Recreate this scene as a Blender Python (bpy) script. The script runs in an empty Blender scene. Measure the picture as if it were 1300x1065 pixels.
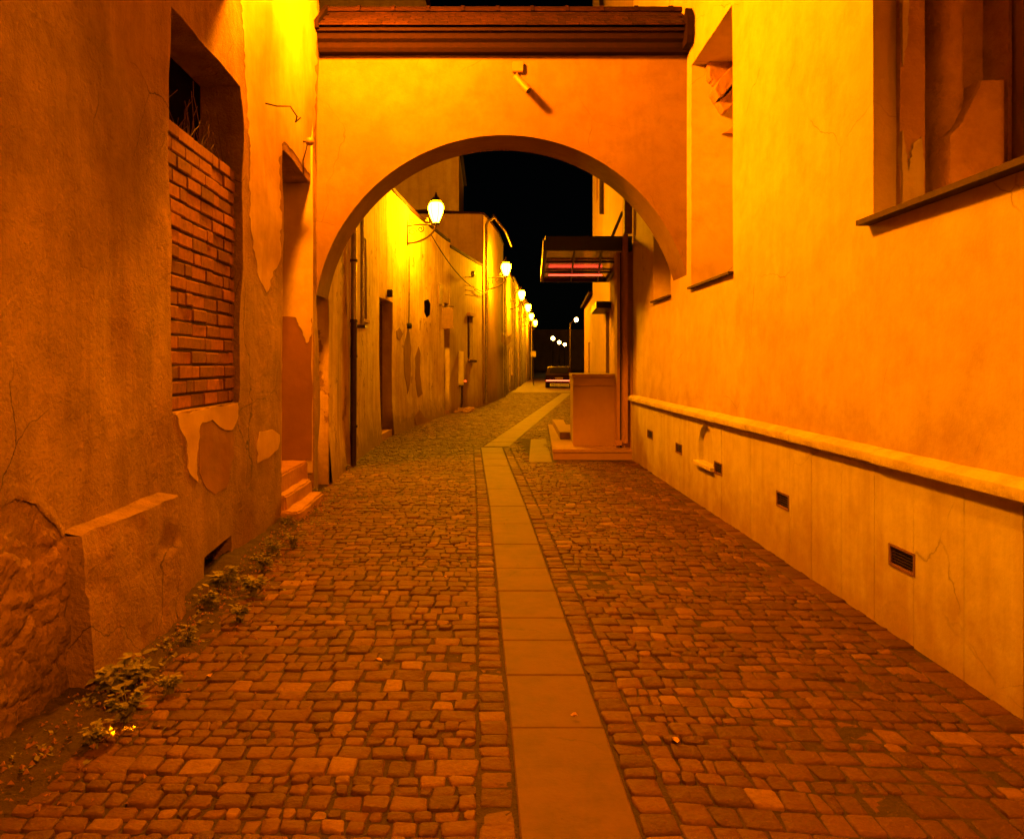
import bpy, math, random
from mathutils import Vector, Matrix, noise
R = math.radians
rnd = random.Random(7)
scene = bpy.context.scene
col = scene.collection
F, PX, PY, H = 1000.0, 620.0, 462.0, 1.6     # measured from the photograph: focal length, vanishing point, eye height

def interp(pts, t):
    if t <= pts[0][0]: return pts[0][1]
    for (a, x), (b, y) in zip(pts, pts[1:]):
        if t <= b: return x + (y - x) * (t - a) / (b - a)
    return pts[-1][1]
LEFT = [(-16,-2.05),(5,-2.05),(8,-2.09),(9.8,-2.10),(12.5,-2.19),(16.3,-2.24),(18.2,-2.12),(20,-1.97),(22.5,-1.65),(24.8,-1.32),
        (28.7,-.55),(31,-.05),(34.5,.41),(43,1.1),(52.8,1.94),(62.7,2.7),(72.5,3.6),(90,5.1)]
XL = lambda Y: interp(LEFT, Y)
RIGHT = [(-16,2.45),(13.3,2.45),(26,3.46),(33,4.02)]
XR = lambda Y: interp(RIGHT, Y)
def ysolve(fn, px):                             # depth at which a wall shows at that column
    a, b = 2.0, 80.0
    s = 1 if px > PX else -1
    g = lambda Y: s * (fn(Y) / Y * F - (px - PX))
    for _ in range(50):
        m = (a + b) / 2
        if g(m) > 0: a = m
        else: b = m
    return (a + b) / 2
zat = lambda py, Y: H + (PY - py) / F * Y
def lyz(px, py):
    Y = ysolve(XL, px); return Y, zat(py, Y)

# ------------------------------------------------------------------ materials
def newmat(name):
    m = bpy.data.materials.new(name); m.use_nodes = True
    nt = m.node_tree
    for n in list(nt.nodes): nt.nodes.remove(n)
    out = nt.nodes.new('ShaderNodeOutputMaterial'); b = nt.nodes.new('ShaderNodeBsdfPrincipled')
    nt.links.new(b.outputs[0], out.inputs[0])
    return m, nt, b
def N(nt, t, **kw):
    n = nt.nodes.new(t)
    for k, v in kw.items():
        if isinstance(k, str) and hasattr(n, k): setattr(n, k, v)
    return n
def c4(c): return (c[0], c[1], c[2], 1)
def noise_fac(nt, vec, scale, detail=5, rough=.6, lo=.35, hi=.65, stretch=None):
    if stretch:
        mp = N(nt, 'ShaderNodeMapping'); mp.inputs['Scale'].default_value = stretch
        nt.links.new(vec, mp.inputs[0]); vec = mp.outputs[0]
    n = N(nt, 'ShaderNodeTexNoise'); n.inputs['Scale'].default_value = scale
    n.inputs['Detail'].default_value = detail; n.inputs['Roughness'].default_value = rough
    nt.links.new(vec, n.inputs['Vector'])
    r = N(nt, 'ShaderNodeMapRange'); r.inputs[1].default_value = lo; r.inputs[2].default_value = hi
    nt.links.new(n.outputs[0], r.inputs[0])
    return r.outputs[0], n.outputs[0]
def mixc(nt, fac, a, b):
    m = N(nt, 'ShaderNodeMix', data_type='RGBA')
    for s, v in ((m.inputs[0], fac), (m.inputs[6], a), (m.inputs[7], b)):
        if hasattr(v, 'links') or hasattr(v, 'is_linked'): nt.links.new(v, s)
        elif isinstance(v, (int, float)): s.default_value = v
        else: s.default_value = c4(v)
    return m.outputs[2]
def fmul(nt, a, k):
    m = N(nt, 'ShaderNodeMath', operation='MULTIPLY'); nt.links.new(a, m.inputs[0])
    if isinstance(k, (int, float)): m.inputs[1].default_value = k
    else: nt.links.new(k, m.inputs[1])
    return m.outputs[0]
def bump(nt, b, layers, dist=1.0):
    prev = None
    for h, s, d in layers:
        n = N(nt, 'ShaderNodeBump'); n.inputs['Strength'].default_value = s; n.inputs['Distance'].default_value = d
        nt.links.new(h, n.inputs['Height'])
        if prev: nt.links.new(prev, n.inputs['Normal'])
        prev = n.outputs[0]
    nt.links.new(prev, b.inputs['Normal'])
def plaster(name, c1, c2, c3, rough=.9, coarse=.012, fine=.003, cscale=9, streak=.5, low=None, lowz=(.2, .9), blot=None, fscale=60, mott=.35, crack=0.):
    m, nt, b = newmat(name)
    g = N(nt, 'ShaderNodeNewGeometry'); pos = g.outputs['Position']
    f1, _ = noise_fac(nt, pos, .9, 6, .65, .38, .64)
    f2, _ = noise_fac(nt, pos, 4.2, 6, .7, .45, .75)
    f3, _ = noise_fac(nt, pos, 1.0, 5, .65, .46, .74, stretch=(5, 5, .35))
    c = mixc(nt, f1, c1, c2)
    c = mixc(nt, fmul(nt, f3, streak), c, c3)
    c = mixc(nt, fmul(nt, f2, mott), c, c3)
    f5, _ = noise_fac(nt, pos, .55, 9, .72, .56, .64)
    c = mixc(nt, fmul(nt, f5, mott*.6), c, c3)
    f6, _ = noise_fac(nt, pos, 38, 5, .8, .62, .72)
    c = mixc(nt, fmul(nt, f6, mott), c, c3)
    if blot:                                     # small worn-off flakes showing another coat
        f4, _ = noise_fac(nt, pos, 1.7, 8, .72, .60, .612)
        c = mixc(nt, f4, c, blot)
    if low:                                      # damp stained skirt with a ragged edge
        s = N(nt, 'ShaderNodeSeparateXYZ'); nt.links.new(pos, s.inputs[0])
        _, nn = noise_fac(nt, pos, 2.3, 7, .7)
        a = N(nt, 'ShaderNodeMath', operation='MULTIPLY_ADD'); nt.links.new(nn, a.inputs[0]); a.inputs[1].default_value = -1.3; nt.links.new(s.outputs[2], a.inputs[2])
        r = N(nt, 'ShaderNodeMapRange'); r.inputs[1].default_value = lowz[1] - .65; r.inputs[2].default_value = lowz[0] - .65
        nt.links.new(a.outputs[0], r.inputs[0])
        c = mixc(nt, fmul(nt, r.outputs[0], .85), c, low)
    hc = None
    if crack:                                    # a few wandering hairline cracks
        nv = N(nt, 'ShaderNodeTexNoise'); nv.inputs['Scale'].default_value = 2.5; nv.inputs['Detail'].default_value = 6; nt.links.new(pos, nv.inputs['Vector'])
        mv = N(nt, 'ShaderNodeMix', data_type='VECTOR'); mv.inputs[0].default_value = .22; nt.links.new(pos, mv.inputs[4]); nt.links.new(nv.outputs['Color'], mv.inputs[5])
        vo = N(nt, 'ShaderNodeTexVoronoi', feature='DISTANCE_TO_EDGE'); vo.inputs['Scale'].default_value = 1.05; nt.links.new(mv.outputs[1], vo.inputs['Vector'])
        r = N(nt, 'ShaderNodeMapRange'); r.inputs[1].default_value = .0045; r.inputs[2].default_value = .0; nt.links.new(vo.outputs[0], r.inputs[0])
        f7, _ = noise_fac(nt, pos, .8, 4, .6, .50, .60)
        hc = fmul(nt, fmul(nt, r.outputs[0], f7), crack)
        c = mixc(nt, hc, c, tuple(v*.3 for v in c3))
    nt.links.new(c, b.inputs['Base Color'])
    b.inputs['Roughness'].default_value = rough
    _, h1 = noise_fac(nt, pos, cscale, 3, .5); _, h2 = noise_fac(nt, pos, fscale, 4, .7)
    bump(nt, b, [(h1, .8, coarse), (h2, .8, fine)])
    return m
def simple(name, c, rough=.6, metal=0., c2=None, scale=12, bmp=.002, island=0, spec=.5):
    m, nt, b = newmat(name)
    tc = N(nt, 'ShaderNodeTexCoord')
    f, h = noise_fac(nt, tc.outputs['Object'], scale, 5, .65, .35, .7)
    cc = mixc(nt, f, c, c2 or tuple(v * .6 for v in c))
    if island:
        g = N(nt, 'ShaderNodeNewGeometry')
        hs = N(nt, 'ShaderNodeHueSaturation'); r = N(nt, 'ShaderNodeMapRange'); nt.links.new(g.outputs['Random Per Island'], r.inputs[0])
        r.inputs[3].default_value = 1 - island; r.inputs[4].default_value = 1 + island
        nt.links.new(r.outputs[0], hs.inputs['Value']); nt.links.new(cc, hs.inputs['Color']); cc = hs.outputs[0]
    nt.links.new(cc, b.inputs['Base Color'])
    b.inputs['Roughness'].default_value = rough; b.inputs['Metallic'].default_value = metal; b.inputs['Specular IOR Level'].default_value = spec
    if bmp: bump(nt, b, [(h, .7, bmp)])
    return m
def emit(name, c, s):
    m, nt, b = newmat(name)
    b.inputs['Base Color'].default_value = (.8, .7, .5, 1); b.inputs['Emission Color'].default_value = c4(c); b.inputs['Emission Strength'].default_value = s
    m.cycles.emission_sampling = 'FRONT_BACK' if s > 20 else 'AUTO'
    return m
M = {}
M['house'] = plaster('rough_ochre_render', (.34,.215,.085), (.19,.105,.04), (.10,.047,.018), coarse=.06, fine=.036, cscale=5, fscale=42, streak=.5, mott=.5, crack=1., low=(.17,.09,.045), lowz=(-.1,.75))
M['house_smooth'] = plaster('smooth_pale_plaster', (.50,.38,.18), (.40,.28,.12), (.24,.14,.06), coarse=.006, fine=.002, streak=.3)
M['house_bare'] = plaster('bare_brown_mortar', (.20,.095,.038), (.16,.072,.028), (.24,.12,.055), coarse=.008, fine=.003, streak=.25)
M['rubble'] = plaster('crumbling_rubble_masonry', (.30,.18,.08), (.20,.11,.045), (.07,.032,.014), coarse=.04, fine=.016, cscale=11, streak=.3, fscale=44, mott=.6, low=(.06,.03,.014), lowz=(.0,.7))
M['ochre'] = plaster('painted_ochre_wall', (.54,.47,.22), (.48,.385,.165), (.36,.235,.09), coarse=.015, fine=.004, cscale=4, streak=.2, mott=.5, crack=.8, low=(.34,.22,.09), lowz=(.9,1.35))
M['arch'] = plaster('orange_ochre_render', (.20,.125,.042), (.165,.093,.03), (.115,.058,.018), coarse=.015, fine=.005, cscale=5, streak=.3, mott=.5, crack=.8)
M['slab'] = plaster('pale_limestone_slabs', (.52,.52,.32), (.47,.45,.25), (.34,.27,.13), coarse=.006, fine=.003, streak=.8, mott=.6, crack=.6, low=(.27,.17,.07), lowz=(-.05,.62))
M['stone'] = plaster('weathered_sandstone', (.40,.23,.12), (.30,.16,.08), (.20,.1,.05), coarse=.02, fine=.006, cscale=14, streak=.4)
M['ledge'] = plaster('limestone_moulding', (.56,.54,.34), (.46,.42,.23), (.33,.25,.12), coarse=.012, fine=.006, streak=.3, cscale=20, mott=.8)
M['h2'] = plaster('stained_yellow_plaster', (.60,.47,.18), (.46,.31,.11), (.15,.07,.028), coarse=.02, fine=.006, streak=.6, low=(.16,.09,.045), lowz=(.15,.75), blot=(.22,.13,.06))
M['h3'] = plaster('olive_plaster', (.46,.37,.15), (.36,.27,.11), (.22,.14,.06), coarse=.01, streak=.5, low=(.22,.12,.06), lowz=(.0,.5))
M['h4'] = plaster('brown_plaster', (.40,.27,.15), (.32,.2,.1), (.2,.12,.06), coarse=.01, streak=.5, low=(.18,.1,.05), lowz=(.1,.7))
M['cream'] = plaster('cream_painted_facade', (.34,.20,.09), (.3,.17,.075), (.22,.12,.05), coarse=.004, fine=.001, streak=.3)
M['parapet'] = plaster('sandstone_parapet', (.32,.20,.085), (.28,.17,.07), (.2,.11,.045), coarse=.003, fine=.0015, streak=.3)
M['gothic'] = plaster('pitted_gothic_stone', (.52,.36,.16), (.40,.25,.1), (.22,.12,.045), coarse=.03, fine=.012, cscale=16, streak=.15, mott=.6, fscale=70)
M['dark_wood'] = simple('dark_stained_timber', (.012,.004,.003), .9, c2=(.008,.003,.002), scale=20, spec=.1)
M['door'] = simple('weathered_door_timber', (.16,.08,.05), .6, c2=(.07,.035,.02), scale=14)
M['tile'] = simple('dark_clay_roof_tiles', (.022,.007,.0045), .95, c2=(.012,.004,.003), scale=18, bmp=.006, island=.35, spec=.1)
M['brick'] = simple('old_red_brick', (.21,.082,.034), .9, c2=(.12,.045,.02), scale=22, bmp=.008, island=.4)
M['mortar'] = simple('grey_brown_mortar', (.05,.025,.014), .95, c2=(.03,.014,.009), scale=30, bmp=.006)
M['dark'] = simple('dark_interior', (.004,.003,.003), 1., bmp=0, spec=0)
M['iron'] = simple('dark_cast_iron', (.03,.022,.018), .45, .6, c2=(.06,.03,.02))
M['zinc'] = simple('weathered_zinc', (.32,.27,.22), .38, .8, c2=(.2,.15,.1))
M['steel'] = simple('black_painted_steel', (.006,.006,.007), .5, .0, bmp=0)
M['white'] = simple('off_white_plastic', (.26,.14,.07), .5, c2=(.22,.12,.06), bmp=0)
M['slate'] = simple('brown_slate_sill', (.055,.026,.015), .7, c2=(.03,.014,.009), scale=25, spec=.2)  # brown slate, with the sill's shade darkened into the colour
M['twig'] = simple('dry_twigs', (.11,.06,.035), .9, bmp=0)
M['leaf'] = simple('weed_leaves', (.14,.13,.03), .7, c2=(.07,.07,.018), scale=9, bmp=0, island=.45)
M['dry'] = simple('dry_fallen_leaf', (.5,.3,.12), .7, bmp=0)
M['foil'] = simple('silver_foil', (.85,.8,.75), .22, 1., bmp=.004, scale=30)
M['panel'] = simple('painted_metal_box', (.52,.42,.2), .5, c2=(.42,.32,.14), scale=5, bmp=0)
M['sign'] = simple('brown_sign_panel', (.2,.1,.05), .6, bmp=0)
M['cable'] = simple('black_cable', (.02,.015,.012), .7, bmp=0)
M['carpaint'] = simple('dark_red_car_paint', (.012,.002,.002), .7, .0, c2=(.01,.0015,.0015), bmp=0, spec=.08)
M['carpale'] = simple('silver_car_paint', (.55,.5,.42), .3, .5, c2=(.5,.45,.38), bmp=0)
M['rubber'] = simple('black_tyre_rubber', (.015,.013,.012), .8, bmp=0)
m, nt, b = newmat('canopy_glass'); b.inputs['Base Color'].default_value = (.30,.12,.05,1); b.inputs['Roughness'].default_value = .12; b.inputs['Transmission Weight'].default_value = .35
b.inputs['Specular IOR Level'].default_value = .8; M['glass'] = m
m, nt, b = newmat('dark_window_glass'); b.inputs['Base Color'].default_value = (.015,.012,.012,1); b.inputs['Roughness'].default_value = .08; M['pane'] = m
NEAR = (1., .225, .0003); FAR = (1., .33, .0006)
M['lamp_near'] = emit('sodium_lamp_glass', NEAR, 3300)
M['lamp_rear'] = emit('sodium_lamp_glass_rear', NEAR, 11000)
M['lamp_far'] = emit('warm_street_lamp_glass', FAR, 1850)
M['lamp_dist'] = emit('distant_lamp_glass', (1,.55,.12), 60)
M['tail'] = emit('red_tail_light', (1,.06,.03), 9)
M['red_reflection'] = emit('red_reflection_glow', (1,.04,.02), 7)  # glow painted for a red reflection, not a lamp
M['violet'] = emit('lit_shop_door_glass', (.8,.42,.75), 1.0)
M['amber'] = emit('lit_car_window', (1,.6,.2), .8)

# setts: per-stone colour, worn tops
m, nt, b = newmat('worn_granite_setts')
g = N(nt, 'ShaderNodeNewGeometry'); pos = g.outputs['Position']
r = N(nt, 'ShaderNodeValToRGB'); nt.links.new(g.outputs['Random Per Island'], r.inputs[0])
e = r.color_ramp.elements
e[0].position = 0; e[0].color = (.052,.020,.012,1); e[1].position = 1; e[1].color = (.20,.105,.055,1)
x = e.new(.5); x.color = (.088,.036,.020,1); x = e.new(.9); x.color = (.125,.056,.030,1)
f1, _ = noise_fac(nt, pos, .8, 4, .6, .35, .7); f2, h2 = noise_fac(nt, pos, 45, 5, .7, .35, .75)
cc = mixc(nt, fmul(nt, f1, .45), r.outputs[0], (.07,.032,.018)); cc = mixc(nt, fmul(nt, f2, .45), cc, (.05,.024,.014))
nt.links.new(cc, b.inputs['Base Color']); b.inputs['Roughness'].default_value = .72; b.inputs['Specular IOR Level'].default_value = .25
_, h3 = noise_fac(nt, pos, 14, 3, .6)
bump(nt, b, [(h3, .8, .02), (h2, .9, .007)]); M['sett'] = m
m, nt, b = newmat('joint_dirt')
g = N(nt, 'ShaderNodeNewGeometry'); pos = g.outputs['Position']
f1, h1 = noise_fac(nt, pos, 12, 6, .7, .35, .7); f2, h2 = noise_fac(nt, pos, 90, 4, .7)
cc = mixc(nt, f1, (.022,.011,.007), (.045,.024,.014)); nt.links.new(cc, b.inputs['Base Color']); b.inputs['Roughness'].default_value = .95
bump(nt, b, [(h1, .9, .03), (h2, .9, .008)]); M['dirt'] = m
M['flag'] = plaster('smooth_flagstone', (.086,.034,.017), (.070,.026,.014), (.04,.015,.008), rough=.75, coarse=.004, fine=.002, streak=0, mott=.95, crack=1.)

# ------------------------------------------------------------------ mesh helpers
class MB:
    def __init__(s): s.v = []; s.f = []
    def quad(s, *p):
        i = len(s.v); s.v += [tuple(q) for q in p]; s.f.append(tuple(range(i, i + len(p))))
    def box(s, x0, x1, y0, y1, z0, z1, bev=0, M_=None):
        i = len(s.v)
        p = [(x0,y0,z0),(x1,y0,z0),(x1,y1,z0),(x0,y1,z0),(x0,y0,z1),(x1,y0,z1),(x1,y1,z1),(x0,y1,z1)]
        if bev:
            b = bev
            p = []
            for (xa, xb, ya, yb, z) in ((x0+b,x1-b,y0+b,y1-b,z0),(x0,x1,y0,y1,z0+b),(x0,x1,y0,y1,z1-b),(x0+b,x1-b,y0+b,y1-b,z1)):
                p += [(xa,ya,z),(xb,ya,z),(xb,yb,z),(xa,yb,z)]
        if M_: p = [tuple(M_ @ Vector(q)) for q in p]
        s.v += p
        n = len(p) // 4
        s.f.append((i+3,i+2,i+1,i))
        for k in range(n - 1):
            for j in range(4):
                a, b_ = i+4*k+j, i+4*k+(j+1) % 4
                s.f.append((a, b_, b_+4, a+4))
        t = i + 4*(n-1); s.f.append((t,t+1,t+2,t+3))
    def tube(s, pts, r, n=8, cap=True):
        pts = [Vector(p) for p in pts]; rings = []
        rr = r if isinstance(r, (list, tuple)) else [r] * len(pts)
        up = None
        for k, p in enumerate(pts):
            d = (pts[min(k+1, len(pts)-1)] - pts[max(k-1, 0)]).normalized()
            if up is None:
                up = Vector((0,0,1)) if abs(d.z) < .9 else Vector((1,0,0))
            a = d.cross(up).normalized(); bb = a.cross(d).normalized(); up = bb
            i = len(s.v)
            for j in range(n):
                t = 2*math.pi*j/n
                s.v.append(tuple(p + rr[k]*(math.cos(t)*a + math.sin(t)*bb)))
            rings.append(i)
        for a, c in zip(rings, rings[1:]):
            for j in range(n): s.f.append((a+j, a+(j+1)%n, c+(j+1)%n, c+j))
        if cap: s.f.append(tuple(range(rings[0], rings[0]+n))[::-1]); s.f.append(tuple(range(rings[-1], rings[-1]+n)))
    def lathe(s, prof, c=(0,0,0), n=16, rot=0):
        rings = []
        for r, z in prof:
            rings.append(len(s.v))
            for j in range(n):
                t = 2*math.pi*j/n + rot; s.v.append((c[0]+r*math.cos(t), c[1]+r*math.sin(t), c[2]+z))
        for a, d in zip(rings, rings[1:]):
            for j in range(n): s.f.append((a+j, a+(j+1)%n, d+(j+1)%n, d+j))
        s.f.append(tuple(range(rings[0], rings[0]+n))[::-1]); s.f.append(tuple(range(rings[-1], rings[-1]+n)))
    def prism(s, poly, axis, a, b):
        """polygon (2D) extruded along an axis: 'x' poly=(y,z), 'y' poly=(x,z), 'z' poly=(x,y)"""
        mk = {'x': lambda p, t: (t, p[0], p[1]), 'y': lambda p, t: (p[0], t, p[1]), 'z': lambda p, t: (p[0], p[1], t)}[axis]
        i = len(s.v); n = len(poly)
        s.v += [mk(p, a) for p in poly] + [mk(p, b) for p in poly]
        s.f.append(tuple(range(i, i+n))[::-1]); s.f.append(tuple(range(i+n, i+2*n)))
        for j in range(n): s.f.append((i+j, i+(j+1)%n, i+n+(j+1)%n, i+n+j))
    def build(s, name, mat, parent=None, smooth=False, recalc=True, kind=None):
        me = bpy.data.meshes.new(name)
        off = Vector((0,0,0))
        p = parent
        while p is not None: off += p.location; p = p.parent
        me.from_pydata([(v[0]-off.x, v[1]-off.y, v[2]-off.z) for v in s.v], [], s.f)
        me.materials.append(M[mat] if isinstance(mat, str) else mat)
        if recalc:
            import bmesh
            bm = bmesh.new(); bm.from_mesh(me); bmesh.ops.recalc_face_normals(bm, faces=bm.faces); bm.to_mesh(me); bm.free()
        if smooth:
            me.polygons.foreach_set('use_smooth', [True]*len(me.polygons))
        o = bpy.data.objects.new(name, me); col.objects.link(o); o.parent = parent
        if kind: o['kind'] = kind
        return o
def thing(name, label, cat, loc=(0,0,0), group=None):
    o = bpy.data.objects.new(name, None); o.empty_display_size = .1; col.objects.link(o); o.location = loc
    tag(o, label, cat, group); return o
def tag(o, label, cat, group=None):
    o['label'] = label; o['category'] = cat
    if group: o['group'] = group
    return o
def smooth_by_angle(o, ang=40):
    me = o.data
    me.polygons.foreach_set('use_smooth', [True]*len(me.polygons))
    me.set_sharp_from_angle(angle=R(ang)) if hasattr(me, 'set_sharp_from_angle') else None
def steps(a, b, st, extra=()):
    n = max(1, int(round((b-a)/st))); L = [a + (b-a)*i/n for i in range(n+1)]
    ex = [e for e in extra if a < e < b]
    L = [v for v in L if all(abs(v-e) > st*.3 for e in ex) or v in (a, b)] + ex
    return sorted(set(L))
def wall_grid(name, fn, side, y0, y1, z0, z1, mat, parent, holes=(), st=.25, disp=None, bend=(), off=0.0):
    """street face of a wall; holes = (y0,y1,z0,z1,depth) cut out, with reveals running into the wall. side -1 = left wall, +1 = right wall"""
    ys = steps(y0, y1, st, [h[0] for h in holes] + [h[1] for h in holes] + list(bend))
    zs = steps(z0, z1, st, [h[2] for h in holes] + [h[3] for h in holes])
    s = MB(); idx = {}
    def P(y, z):
        x = fn(y) - side*off
        if disp: x -= side * disp(y, z)
        return (x, y, z)
    def vid(i, j):
        if (i, j) not in idx: idx[(i, j)] = len(s.v); s.v.append(P(ys[i], zs[j]))
        return idx[(i, j)]
    def hole(i, j):
        yc, zc = (ys[i]+ys[i+1])/2, (zs[j]+zs[j+1])/2
        for h in holes:
            if h[0] < yc < h[1] and h[2] < zc < h[3]: return h
        return None
    for i in range(len(ys)-1):
        for j in range(len(zs)-1):
            if hole(i, j) is None:
                q = (vid(i,j), vid(i+1,j), vid(i+1,j+1), vid(i,j+1))
                s.f.append(q if side < 0 else q[::-1])
    for h in holes:                               # reveals
        yy = [y for y in ys if h[0]-1e-6 <= y <= h[1]+1e-6]; zz = [z for z in zs if h[2]-1e-6 <= z <= h[3]+1e-6]
        d = h[4]
        def inn(y, z): return (fn(y) + side*d, y, z)
        rows = []
        if h[2] > z0 + 1e-6: rows.append([(y, h[2]) for y in yy])
        if h[3] < z1 - 1e-6: rows.append([(y, h[3]) for y in yy][::-1])
        rows.append([(h[1], z) for z in zz]); rows.append([(h[0], z) for z in zz][::-1])
        for row in rows:
            for a, c in zip(row, row[1:]):
                q = [P(*a), P(*c), inn(*c), inn(*a)]
                s.quad(*(q if side < 0 else q[::-1]))
    o = s.build(name, mat, parent, recalc=False)
    smooth_by_angle(o, 35)
    return o
def fill(name, fn, side, y0, y1, z0, z1, depth, mat, parent, th=.05):
    s = MB()
    xs = [fn(y0) + side*depth, fn(y1) + side*depth, fn(y1) + side*(depth+th), fn(y0) + side*(depth+th)]
    e = .004
    s.prism([(xs[0], y0-e), (xs[1], y1+e), (xs[2], y1+e), (xs[3], y0-e)], 'z', z0-e, z1+e)
    return s.build(name, mat, parent)
def leftbox(s, y0, y1, z0, z1, out, inn=0.0, fn=XL, side=-1):      # a box that follows a street wall, from 'inn' inside to 'out' outside
    s.prism([(fn(y0)+side*inn, y0), (fn(y1)+side*inn, y1), (fn(y1)-side*out, y1), (fn(y0)-side*out, y0)], 'z', z0, z1)
def nz(x, y, z=0, sc=1): return noise.noise(Vector((x*sc, y*sc, z*sc)))

# ------------------------------------------------------------------ ground
s = MB()
s.quad((-60,-40,-.03),(80,-40,-.03),(80,320,-.03),(-60,320,-.03))
s.build('ground', 'dirt', kind='structure')
s = MB(); s.quad((-2.3,-1,-.008),(2.6,-1,-.008),(9,44,-.008),(-2.3,44,-.008)); s.build('joint_sand', 'dirt', kind='structure')
STRIP = [(0,.13,.55),(3.12,.105,.515),(8.86,.018,.416),(15.1,-.143,.262)]
def strip(Y): return interp([(a,b) for a,b,c in STRIP], Y), interp([(a,c) for a,b,c in STRIP], Y)
def strip2(Y): x = -.10 + (Y-15.25)*(2.23/15.0); return x, x+.50
def sx(Y): return strip(Y) if Y < 15.2 else strip2(Y)
def setts():
    s = MB()
    def stone(c4_, near):
        cx = sum(p[0] for p in c4_)/4; cy = sum(p[1] for p in c4_)/4
        hz = rnd.gauss(0, .003) + .009*nz(cx, cy, 0, 1.1); tx, ty = rnd.gauss(0, .022), rnd.gauss(0, .022)
        gap = rnd.uniform(.003, .008)
        pts = []
        n = 4
        for k in range(4):
            p = Vector(c4_[k]); a = Vector(c4_[k-1]); d = Vector(c4_[(k+1) % 4])
            p = p + Vector((rnd.gauss(0, .005), rnd.gauss(0, .0045)))
            u = (Vector((cx, cy)) - p); p = p + u.normalized()*gap*1.4
            if near:
                ea = (a-p).normalized(); ed = (d-p).normalized(); cut = rnd.uniform(.003, .012)
                pts += [p + ea*cut, p + ed*cut]
            else: pts.append(p)
        n = len(pts); i = len(s.v)
        lv = ((1.0, -.03), (1.0, -.009), (.955, -.0015), (.86, .001), (.5, .002)) if near else ((1.0, -.03), (.98, -.008), (.88, .001))
        for k, dz in lv:
            for p in pts:
                x = cx + (p.x-cx)*k; y = cy + (p.y-cy)*k
                s.v.append((x, y, hz + dz + (x-cx)*tx + (y-cy)*ty + (rnd.gauss(0,.0014) if near else 0)))
        for l in range(len(lv)-1):
            for j in range(n):
                a, b_ = i+l*n+j, i+l*n+(j+1) % n
                s.f.append((a, b_, b_+n, a+n))
        t = i+(len(lv)-1)*n; s.f.append(tuple(range(t, t+n)))
    def warpL(x, y): return y + .05*nz(x, y, 3, .6) + .02*nz(x, y, 9, 2.2)
    def warpR(x, y): return y - .045*(x-.5) + .06*nz(x, y, 5, .5) + .02*nz(x, y, 11, 2.2)
    # border courses beside the flagstones
    def course(fx, w, y0, y1, lo, hi):
        y = y0
        while y < y1:
            l = rnd.uniform(lo, hi); a = fx(y); b_ = fx(y+l)
            stone([(a, y), (a+w, y), (b_+w, y+l), (b_, y+l)], y < 12); y += l
    course(lambda Y: sx(Y)[0]-.145, .135, 2.4, 15.1, .08, .13)
    course(lambda Y: sx(Y)[1]+.01, .135, 2.4, 15.0, .08, .13)
    course(lambda Y: XR(Y)-.20, .16, 2.4, 13.0, .12, .22)
    for side in (0, 1):
        y = 2.3
        while y < 44:
            near = y < 12
            h = rnd.choice((.07, .085, .10, .11, .12, .135)) * (1 if y < 16 else 1.2)
            ym = y + h/2
            if side == 0:
                xa, xb = XL(ym)-.0, sx(ym)[0] - (.148 if y < 15.1 else .01); wf = warpL
            else:
                xa, xb = sx(ym)[1] + (.148 if y < 15.0 else .01), (XR(ym)-.20 if ym < 13 else (min(XR(ym), 1.09+(ym-13.2)*.062) if ym < 18.7 else (XR(ym) if ym < 33 else 9))); wf = warpR
            if y > 31: 
                if side == 0: xb = min(xb, 6)
            x = xa
            wid = min(.13, max(.08, h*rnd.uniform(.8, 1.15))) * (1 if y < 16 else 1.2)
            while x < xb - .02:
                w = wid*rnd.uniform(.65, 1.4)
                if near and rnd.random() < .05: w *= .5
                if x + w > xb - .05: w = xb - x
                if not (side == 1 and .64 < x+w/2 < 1.08 and 12.75 < ym < 16.8):
                    stone([(x, wf(x, y)), (x+w, wf(x+w, y)), (x+w, wf(x+w, y+h)), (x, wf(x, y+h))], near)
                x += w
            y += h
    o = s.build('cobblestone_paving', 'sett', kind='structure', recalc=False)
    smooth_by_angle(o, 50)
setts()
s = MB()
js = [1.9, 2.6, 3.47, 4.06, 4.57, 4.97, 5.56, 6.18, 7.0, 7.9, 8.86, 10.1, 11.5, 12.4, 13.3, 14.2, 15.1]
for a, b_ in zip(js, js[1:]):
    g = .004; l0, r0 = strip(a+g); l1, r1 = strip(b_-g); t = rnd.uniform(-.002, .003); i = len(s.v)
    for e, z in ((0, -.03), (0, t-.005), (.006, t)):
        s.v += [(l0+e, a+g+e, z), (r0-e, a+g+e, z), (r1-e, b_-g-e, z), (l1+e, b_-g-e, z)]
    for l in (0, 4):
        for j in range(4): s.f.append((i+l+j, i+l+(j+1)%4, i+l+4+(j+1)%4, i+l+4+j))
    s.f.append((i+8, i+9, i+10, i+11))
y = 15.28
while y < 43:
    l = rnd.uniform(.7, 1.1); g = .005; l0, r0 = strip2(y+g); l1, r1 = strip2(y+l-g)
    s.prism([(l0, y+g), (r0, y+g), (r1, y+l-g), (l1, y+l-g)], 'z', -.03, rnd.uniform(-.001, .003)); y += l
s.prism([(.66,12.8),(1.04,12.8),(1.22,16.7),(.90,16.7)], 'z', -.03, .004)
s.build('flagstone_path', 'flag', kind='structure')
s = MB(); s.prism([(-4,44.2),(30,44.2),(30,300),(-4,300)], 'z', -.02, .0); s.build('far_road', 'flag', kind='structure')

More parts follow.
